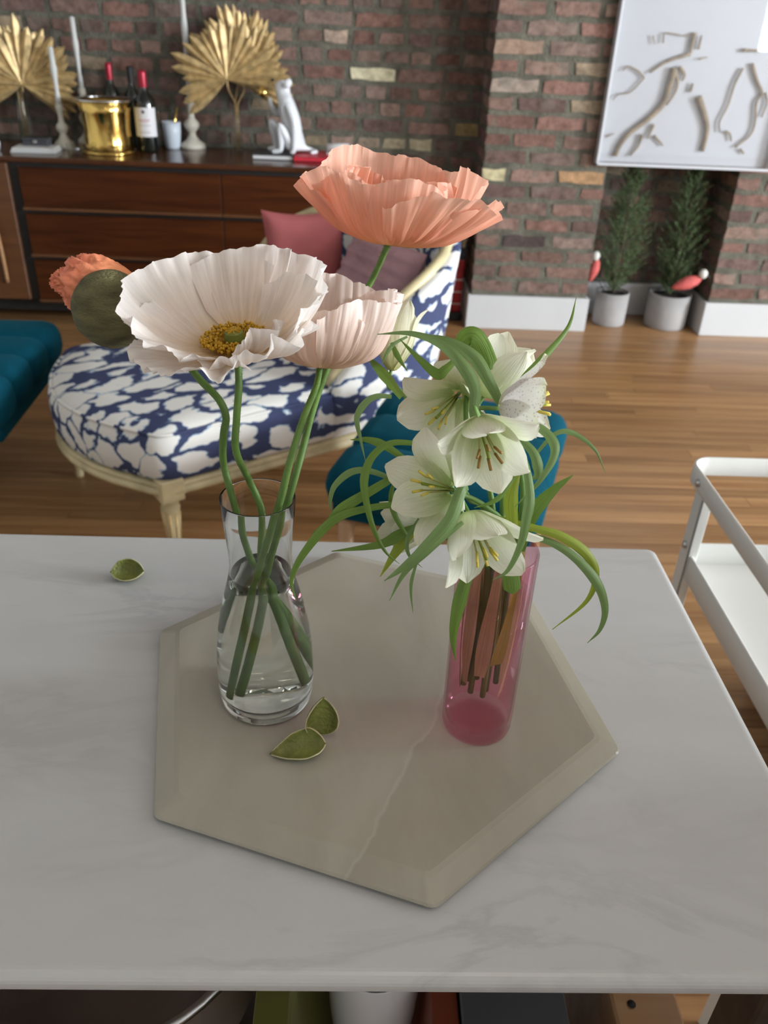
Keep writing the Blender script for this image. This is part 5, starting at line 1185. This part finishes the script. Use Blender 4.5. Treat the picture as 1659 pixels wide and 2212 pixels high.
# ------------------------------------------------------------------ potted conifers and bird picks in the niche
def tree(label, base, pot_r, pot_h, height, rad, seed):
    t = thing('potted_cypress', label, 'potted tree', base); r_ = random.Random(seed)
    mk('pot', lathe([(0, 0), (pot_r * 0.93, 0), (pot_r * 0.97, 0.01), (pot_r, pot_h), (pot_r * 0.9, pot_h), (pot_r * 0.88, pot_h - 0.02), (0, pot_h - 0.02)], 36), CONCRETE, t)
    mk('soil', lathe([(pot_r * 0.9, pot_h - 0.018), (pot_r * 0.5, pot_h - 0.010), (0, pot_h - 0.008)], 24), SOIL, t)
    mk('trunk', tube([(0, 0, pot_h - 0.02), (0.004, 0, pot_h + height * 0.8)], lambda q: 0.009 * (1 - 0.8 * q), 8), BARK, t)
    V, Fc = [], []
    for k in range(360):
        f = r_.random() ** 1.25; z = pot_h + 0.01 + height * f * 0.92; a = r_.uniform(0, 2 * PI)
        env = rad * (0.35 + 0.65 * min(1, f * 3.5)) * (1 - f) ** 0.75 + 0.012
        ln = env * r_.uniform(0.75, 1.2) + 0.03; el = R2(r_.uniform(35, 70))
        d = Vector((math.cos(a) * math.cos(el), math.sin(a) * math.cos(el), math.sin(el)))
        p0 = Vector((0, 0, z - 0.02)) + Vector((math.cos(a), math.sin(a), 0)) * env * 0.25
        for j in range(15):
            q = p0 + d * (ln * (0.15 + 0.85 * j / 14)); b = r_.uniform(0, 2 * PI)
            e = (d * 0.8 + Vector((math.cos(b), math.sin(b), r_.uniform(-0.2, 0.6))) * 0.8).normalized() * r_.uniform(0.012, 0.022); s_ = e.cross(d).normalized() * 0.0022 if e.cross(d).length > 1e-6 else Vector((0.002, 0, 0))
            n0 = len(V); V += [q - s_, q + s_, q + e, q + s_.cross(e).normalized() * 0.002]; Fc += [(n0, n0 + 1, n0 + 2), (n0, n0 + 2, n0 + 3), (n0 + 1, n0 + 3, n0 + 2)]
    fo = mk('foliage', (V, Fc), NEEDLE, t, smooth=False); fo['kind'] = 'stuff'
    return t
p1 = Vector((1.262, 4.115, 0.0)); p2 = Vector((1.550, 4.105, 0.0))
tree('cone-shaped potted conifer with a white-capped coral bird tucked by the near brick pier', p1, 0.083, 0.165, 0.64, 0.135, 5)
tree('cone-shaped potted conifer with a coral bird leaning out toward the baseboard corner', p2, 0.105, 0.170, 0.66, 0.115, 6)
def bird(label, body_c, d, head_c, ln, foot):
    t = thing('bird_pick', label, 'bird ornament', foot)
    M4 = axis_matrix(body_c - foot, d)
    mk('body', xf(lathe([(0, -ln * 0.5), (ln * 0.10, -ln * 0.38), (ln * 0.20, -ln * 0.1), (ln * 0.22, ln * 0.12), (ln * 0.16, ln * 0.36), (ln * 0.06, ln * 0.5), (0, ln * 0.52)], 18), M4), CORALPLUME, t)
    mk('head', ellipsoid(head_c - foot, 0.021, 0.021, 0.023, 16, 12), WHITEPLUME, t)
    mk('beak', tube([head_c - foot + Vector((0.014, -0.008, -0.004)), head_c - foot + Vector((0.034, -0.018, -0.012))], lambda q: 0.006 * (1 - q) + 0.0006, 8), GREYCOVER, t)
    mk('perch_wire', tube([body_c - foot, Vector((0, 0, 0))], 0.0025, 6), BLACK, t)
bird('coral bird with a pale head perched upright in the smaller pot', aty(1282, 585, 4.06), (0.2, 0, 1), aty(1287, 553, 4.055), 0.115, Vector((1.225, 4.095, 0.148)))
bird('coral bird with a white head stretched out over the larger pot', aty(1482, 612, 3.965), (0.85, -0.05, 0.35), aty(1519, 592, 3.952), 0.142, Vector((1.565, 4.045, 0.153)))

# ------------------------------------------------------------------ red-legged figure by the pier
fg = thing('soldier_figure', 'tall wooden soldier figure with white-banded red legs and black boots beside the brick pier', 'figurine', (0.432, 4.10, 0))
for s_ in (-1, 1):
    lx = s_ * 0.036
    lg = mk('leg', rbox(lx - 0.026, -0.026, 0.042, lx + 0.026, 0.026, 0.285, 0.008, 2), FIGRED, fg, smooth=False)
    for z in (0.085, 0.145, 0.205): mk('white_band', rbox(lx - 0.0268, -0.0268, z - 0.004, lx + 0.0268, 0.0268, z + 0.004, 0.002, 1), FIGWHITE, lg, smooth=False)
    mk('boot', rbox(lx - 0.030, -0.042, 0, lx + 0.030, 0.030, 0.044, 0.008, 2), BLACK, fg, smooth=False)
    mk('arm', tube([(s_ * 0.052, -0.028, 0.525), (s_ * 0.054, -0.048, 0.44), (s_ * 0.040, -0.050, 0.37)], 0.015, 10), FIGTAN, fg)
mk('hips', rbox(-0.066, -0.03, 0.255, 0.066, 0.03, 0.306, 0.008, 2), FIGRED, fg, smooth=False)
mk('patterned_belt', rbox(-0.068, -0.034, 0.306, 0.068, 0.034, 0.385, 0.006, 2), FIGDARK, fg, smooth=False)
mk('tunic', rbox(-0.07, -0.035, 0.386, 0.07, 0.035, 0.54, 0.015, 3), FIGTAN, fg, smooth=False)
mk('head', ellipsoid((0, 0, 0.59), 0.036, 0.036, 0.045), FIGTAN, fg)
mk('hat', lathe([(0, 0.615), (0.042, 0.615), (0.042, 0.625), (0.036, 0.628), (0.038, 0.67), (0, 0.675)], 24), FIGDARK, fg)

# ------------------------------------------------------------------ chaise longue
CA = R2(34.8); cu, cv = 1.15, 2.15
cl = thing('chaise_longue', 'cream-framed chaise longue upholstered in indigo-on-white tie-dye fabric', 'chaise longue', (cu * math.cos(CA) - cv * math.sin(CA), cu * math.sin(CA) + cv * math.cos(CA), 0), CA)
def chaise_outline(inset=0.0, n_c=8):
    hw, xf_, xb, bow = 0.365 - inset, -0.51 + inset, 0.46 - inset, 0.125
    pts = []
    rb = 0.24 - inset
    for i in range(n_c * 2 + 1):      # back end rounded, from near side to far side
        a = -PI / 2 + PI * i / (n_c * 2)
        cy_ = -(hw - rb) if a < 0 else (hw - rb)
        if i == n_c: pts.append((xb, -(hw - rb))); cy_ = hw - rb
        pts.append((xb - rb + rb * math.cos(a), cy_ + rb * math.sin(a)))
    for x in (0.10, 0.0, -0.2, -0.38): pts.append((x, hw))
    rc = 0.06
    for i in range(5): a = PI / 2 + R2(62) * i / 4; pts.append((xf_ + rc * 0.6 + rc * math.cos(a), hw - rc + rc * math.sin(a)))
    m = 12; y0 = hw - rc * 0.6
    for i in range(1, m):
        t = 1 - 2 * i / m; pts.append((xf_ - 0.015 - bow * (1 - t * t), y0 * t))
    for i in range(5): a = PI + R2(28) + R2(62) * i / 4; pts.append((xf_ + rc * 0.6 + rc * math.cos(a), -hw + rc + rc * math.sin(a)))
    for x in (-0.38, -0.2, 0.0, 0.10): pts.append((x, -hw))
    return pts
def loft(rings_):
    V, Fc = [], []; n = len(rings_[0])
    for r_ in rings_: V += r_
    for i in range(len(rings_) - 1):
        for k in range(n): Fc.append((i * n + k, i * n + (k + 1) % n, (i + 1) * n + (k + 1) % n, (i + 1) * n + k))
    Fc.append(tuple(reversed(range(n)))); Fc.append(tuple(range((len(rings_) - 1) * n, len(rings_) * n)))
    return V, Fc
def oring(inset, z): return [Vector((x, y, z)) for x, y in chaise_outline(inset)]
mk('seat_rail', loft([oring(0.014, 0.236), oring(-0.002, 0.239), oring(-0.006, 0.246), oring(-0.003, 0.256), oring(0.002, 0.259), oring(-0.001, 0.263), oring(0.0, 0.270), oring(0.008, 0.274)]), CREAMGILT, cl)
cush = [oring(0.012, 0.274), oring(0.0, 0.288), oring(-0.006, 0.33), oring(-0.004, 0.385), oring(0.008, 0.408), oring(0.03, 0.422)]
ctr = Vector((0.0, 0, 0)); last = oring(0.03, 0.422)
for f in (0.85, 0.65, 0.4, 0.18, 0.03): cush.append([Vector((v.x * f, v.y * f, 0.422 + 0.014 * (1 - f * f))) for v in last])
seat = mk('seat_cushion', loft(cush), PRINT, cl)
mk('piping', tube([v + Vector((0, 0, 0.0)) for v in oring(0.006, 0.408)] + [oring(0.006, 0.408)[0]], 0.005, 6), PRINT, seat)
# wrap-around back
ol = chaise_outline(0.0)
nb_ = 17 + 1
path = [Vector((0.0, -0.365, 0)), Vector((0.07, -0.365, 0)), Vector((0.13, -0.365, 0)), Vector((0.18, -0.365, 0))] + [Vector((x, y, 0)) for x, y in ol[:18]] + [Vector((0.18, 0.365, 0)), Vector((0.13, 0.365, 0)), Vector((0.07, 0.365, 0)), Vector((0.0, 0.365, 0))]
path = spline(path, 3)
def rim_z(p):
    f = max(0, min(1, (p.x + 0.0) / 0.46)); g_ = f * f * (3 - 2 * f)
    return 0.43 + 0.27 * math.sin(min(1, f * 1.25) * PI / 2) + 0.12 * g_ * max(0, 1 - (abs(p.y) / 0.40) ** 2)
V, Fc = [], []; rimp = []
for i, p in enumerate(path):
    t = (path[min(i + 1, len(path) - 1)] - path[max(i - 1, 0)]).normalized(); nrm = Vector((t.y, -t.x, 0)); zr = rim_z(p); fl = 0.085 * (zr - 0.43) / 0.4
    o_ = p + nrm * fl; th = 0.055
    V += [p + Vector((0, 0, 0.284)), p + nrm * (fl * 0.5 + 0.012) + Vector((0, 0, 0.284 + (zr - 0.284) * 0.5)), o_ + Vector((0, 0, zr - 0.01)), o_ - nrm * 0.012 + Vector((0, 0, zr)), o_ - nrm * (th - 0.012) + Vector((0, 0, zr)), o_ - nrm * th + Vector((0, 0, zr - 0.012)), p + nrm * (fl * 0.5 - th - 0.008) + Vector((0, 0, 0.284 + (zr - 0.284) * 0.5)), p - nrm * th + Vector((0, 0, 0.36))]
    rimp.append(o_ - nrm * 0.040 + Vector((0, 0, zr + 0.002)))
for i in range(len(path) - 1):
    for k in range(7): b = i * 8 + k; Fc.append((b, b + 8, b + 9, b + 1))
Fc.append(tuple(range(8))); e = (len(path) - 1) * 8; Fc.append(tuple(reversed(range(e, e + 8))))
bkr = mk('backrest', (V, Fc), PRINT, cl)
mk('carved_rim', tube(rimp, 0.016, 10), CREAMGILT, cl)
def chaise_leg(x, y):
    lg = mk('leg', lathe([(0.0, 0.222), (0.022, 0.222), (0.026, 0.214), (0.022, 0.205), (0.026, 0.196), (0.024, 0.185), (0.012, 0.03), (0.010, 0.022), (0.014, 0.014), (0.012, 0.0), (0, 0)], 16), CREAMGILT, cl, loc=(x, y, 0))
    bl = mk('corner_block', rbox(-0.032, -0.032, 0.2225, 0.032, 0.032, 0.286, 0.003, 1), CREAMGILT, lg, smooth=False)
    for k in range(8):
        a = k * PI / 4 + 0.2; mk('flute', tube([(0.0225 * math.cos(a), 0.0225 * math.sin(a), 0.182), (0.0125 * math.cos(a), 0.0125 * math.sin(a), 0.045)], lambda q: 0.0045 * (1 - 0.45 * q), 6), GOLDLEAF, lg)
for x, y in ((-0.490, -0.338), (-0.545, 0.305), (0.28, -0.330), (0.28, 0.330)): chaise_leg(x, y)

# scatter cushions on the chaise
def pillow_geo(hx, hy, T, n=26, ridge=None, pinch=0.10):
    V, Fc = [], []
    for sgn in (1, -1):
        for i in range(n + 1):
            for j in range(n + 1):
                u = -1 + 2 * i / n; v = -1 + 2 * j / n
                th = T * (max(0, (1 - u ** 4) * (1 - v ** 4))) ** 0.6
                if ridge: th *= 1 + ridge(u, v)
                V.append(Vector((hx * u * (1 - pinch * (1 - v * v) * u * u), hy * v * (1 - pinch * (1 - u * u) * v * v), sgn * th)))
    m = (n + 1) ** 2
    for s_ in (0, 1):
        for i in range(n):
            for j in range(n):
                b = s_ * m + i * (n + 1) + j; q = (b, b + n + 1, b + n + 2, b + 1); Fc.append(q if s_ == 0 else tuple(reversed(q)))
    return V, Fc
CW = cl.matrix_basis if False else Matrix.Translation(cl.location) @ Matrix.Rotation(CA, 4, 'Z')
def pillow(name, label, loc, rot, geo, mat):
    p = mk(name, geo, mat, None); p.matrix_world = CW @ Matrix.Translation(loc) @ rot
    return tag(p, label, 'cushion')
pillow('scatter_cushion', 'plain rose-pink square cushion propped on the chaise longue', (0.245, 0.185, 0.610), Matrix.Rotation(R2(72), 4, 'Z') @ Matrix.Rotation(R2(-76), 4, 'Y'), pillow_geo(0.175, 0.135, 0.050), PINKFAB)
pillow('scatter_cushion', 'pleated mauve plush cushion resting against the chaise backrest', (0.318, -0.085, 0.590), Matrix.Rotation(R2(-4), 4, 'Z') @ Matrix.Rotation(R2(-64), 4, 'Y'), pillow_geo(0.160, 0.185, 0.070, n=60, ridge=lambda u, v: -0.16 * abs(math.sin(u * 12)) ** 3 - 0.06 * abs(math.sin(v * 16 + u * 3)) ** 2, pinch=0.02), MAUVE)

# ------------------------------------------------------------------ teal channel-tufted stools
def stool(label, loc, rotz, L_, W_, n, z0, z1, ins=0.05, lm=BEECH):
    t = thing('channel_tufted_stool', label, 'stool', loc, rotz)
    cw = W_ / n
    for k in range(n):
        y0 = -W_ / 2 + k * cw
        mk('channel_roll', rbox(-L_ / 2, y0 - 0.010, z0, L_ / 2, y0 + cw + 0.010, z1, min(0.052, (z1 - z0) / 2 - 0.003), 6), TEAL, t)
    mk('seat_base', rbox(-L_ / 2 + 0.02, -W_ / 2 + 0.02, z0 - 0.03, L_ / 2 - 0.02, W_ / 2 - 0.02, z0 + 0.03, 0.008, 2), TEAL, t, smooth=False)
    for sx in (-1, 1):
        for sy in (-1, 1):
            x, y = sx * (L_ / 2 - ins), sy * (W_ / 2 - ins)
            mk('leg', tube([(x, y, z0 - 0.03), (x + sx * 0.012, y + sy * 0.012, 0)], lambda q: 0.021 - 0.008 * q, 12), lm, t)
    return t
stool('teal channel-tufted stool beside the rounded foot of the chaise', (-1.285, 2.36, 0), R2(2), 0.60, 0.62, 4, 0.285, 0.42, 0.24, BLACK)
stool('teal channel-tufted stool with beech legs behind the marble top', (0.235, 1.80, 0), R2(-18), 0.50, 0.54, 3, 0.345, 0.455)

# ------------------------------------------------------------------ white metal trolley and navy box
tq = thing('tray_trolley', 'white powder-coated metal trolley with a bent rim and bolted legs', 'trolley', (0, 0, 0))
TX0, TX1, TY0, TY1, RZ = 0.545, 0.90, 0.60, 1.205, 0.72
def rrect(x0, y0, x1, y1, r, n=8):
    out = []
    for cx_, cy_, a0 in ((x1 - r, y1 - r, 0), (x0 + r, y1 - r, PI / 2), (x0 + r, y0 + r, PI), (x1 - r, y0 + r, 3 * PI / 2)):
        for i in range(n + 1): a = a0 + PI / 2 * i / n; out.append(Vector((cx_ + r * math.cos(a), cy_ + r * math.sin(a), 0)))
    return out
def band(x0, y0, x1, y1, r, z0, z1, th):
    o_ = rrect(x0, y0, x1, y1, r); i_ = rrect(x0 + th, y0 + th, x1 - th, y1 - th, max(r - th, 0.002)); n = len(o_); V = []
    e = th * 0.35
    secs = [(0, z0 + e), (0, z1 - e), (0.35, z1), (0.65, z1), (1, z1 - e), (1, z0 + e), (0.65, z0), (0.35, z0)]
    for f, z in secs: V += [a.lerp(b, f) + Vector((0, 0, z)) for a, b in zip(o_, i_)]
    m = len(secs); Fc = []
    for s_ in range(m):
        for k in range(n): Fc.append((s_ * n + k, s_ * n + (k + 1) % n, ((s_ + 1) % m) * n + (k + 1) % n, ((s_ + 1) % m) * n + k))
    return V, Fc
mk('rim_band', band(TX0, TY0, TX1, TY1, 0.035, RZ - 0.034, RZ, 0.006), WHITEMETAL, tq)
tr_ = mk('tray_wall', band(TX0 + 0.012, TY0 + 0.02, TX1 - 0.012, TY1 - 0.035, 0.012, 0.525, 0.572, 0.004), WHITEMETAL, tq)
mk('tray_floor', rbox(TX0 + 0.014, TY0 + 0.022, 0.525, TX1 - 0.014, TY1 - 0.037, 0.530, 0.001, 1), WHITEMETAL, tq, smooth=False)
for lx, s_ in ((TX0, 1), (TX1, -1)):
    for ly, d_ in ((TY1 - 0.062, 1), (TY0 + 0.062, -1)):
        # folded sheet-metal leg: outer flange and return flange
        g_ = join(rbox(min(lx + s_ * 0.0062, lx + s_ * 0.0102), ly - 0.016, 0, max(lx + s_ * 0.0062, lx + s_ * 0.0102), ly + 0.016, RZ - 0.006, 0.0015, 1), rbox(min(lx + s_ * 0.0062, lx + s_ * 0.024), ly - 0.016 , 0, max(lx + s_ * 0.0062, lx + s_ * 0.024), ly - 0.012, RZ - 0.036, 0.0015, 1))
        lg = mk('leg', g_, WHITEMETAL, tq, smooth=False)
        for bz, bxo in ((RZ - 0.017, 0.0), (0.585, 0.0062)):
            bo = xf(lathe([(0, -0.004), (0.0055, -0.003), (0.0068, 0.0), (0.0068, 0.0015), (0, 0.0015)], 16), Matrix.Translation((lx + s_ * (bxo - 0.0015), ly, bz)) @ Matrix.Rotation(s_ * PI / 2, 4, 'Y'))
            mk('bolt', bo, STEEL, lg)
nv = Vector((0.93, 1.40, 0)); nbx = thing('storage_box', 'navy fabric storage box on the floor beneath the white trolley', 'box', nv)
mk('box_body', rbox(0, -0.36, 0, 0.30, 0.02, 0.16, 0.006, 2), NAVY, nbx, smooth=False); mk('lid', rbox(-0.004, -0.364, 0.161, 0.304, 0.024, 0.19, 0.005, 2), NAVY, nbx, smooth=False)
# wooden block with drilled holes, and a slatted crate, on the shelf end
kb = thing('drilled_block', 'upright beech block with two drilled holes on the shelf end', 'knife block', (0.199, 0.300, SZ))
mk('wood_body', rbox(0.0, 0.0, 0, 0.050, 0.11, 0.205, 0.002, 1), BEECH, kb, smooth=False)
for hx, hy in ((0.014, 0.03), (0.036, 0.012)): mk('drilled_hole', lathe([(0.0, 0.2053), (0.0028, 0.2053), (0.0032, 0.2058), (0.0, 0.2056)], 14), BLACK, kb, loc=(hx, hy, 0))
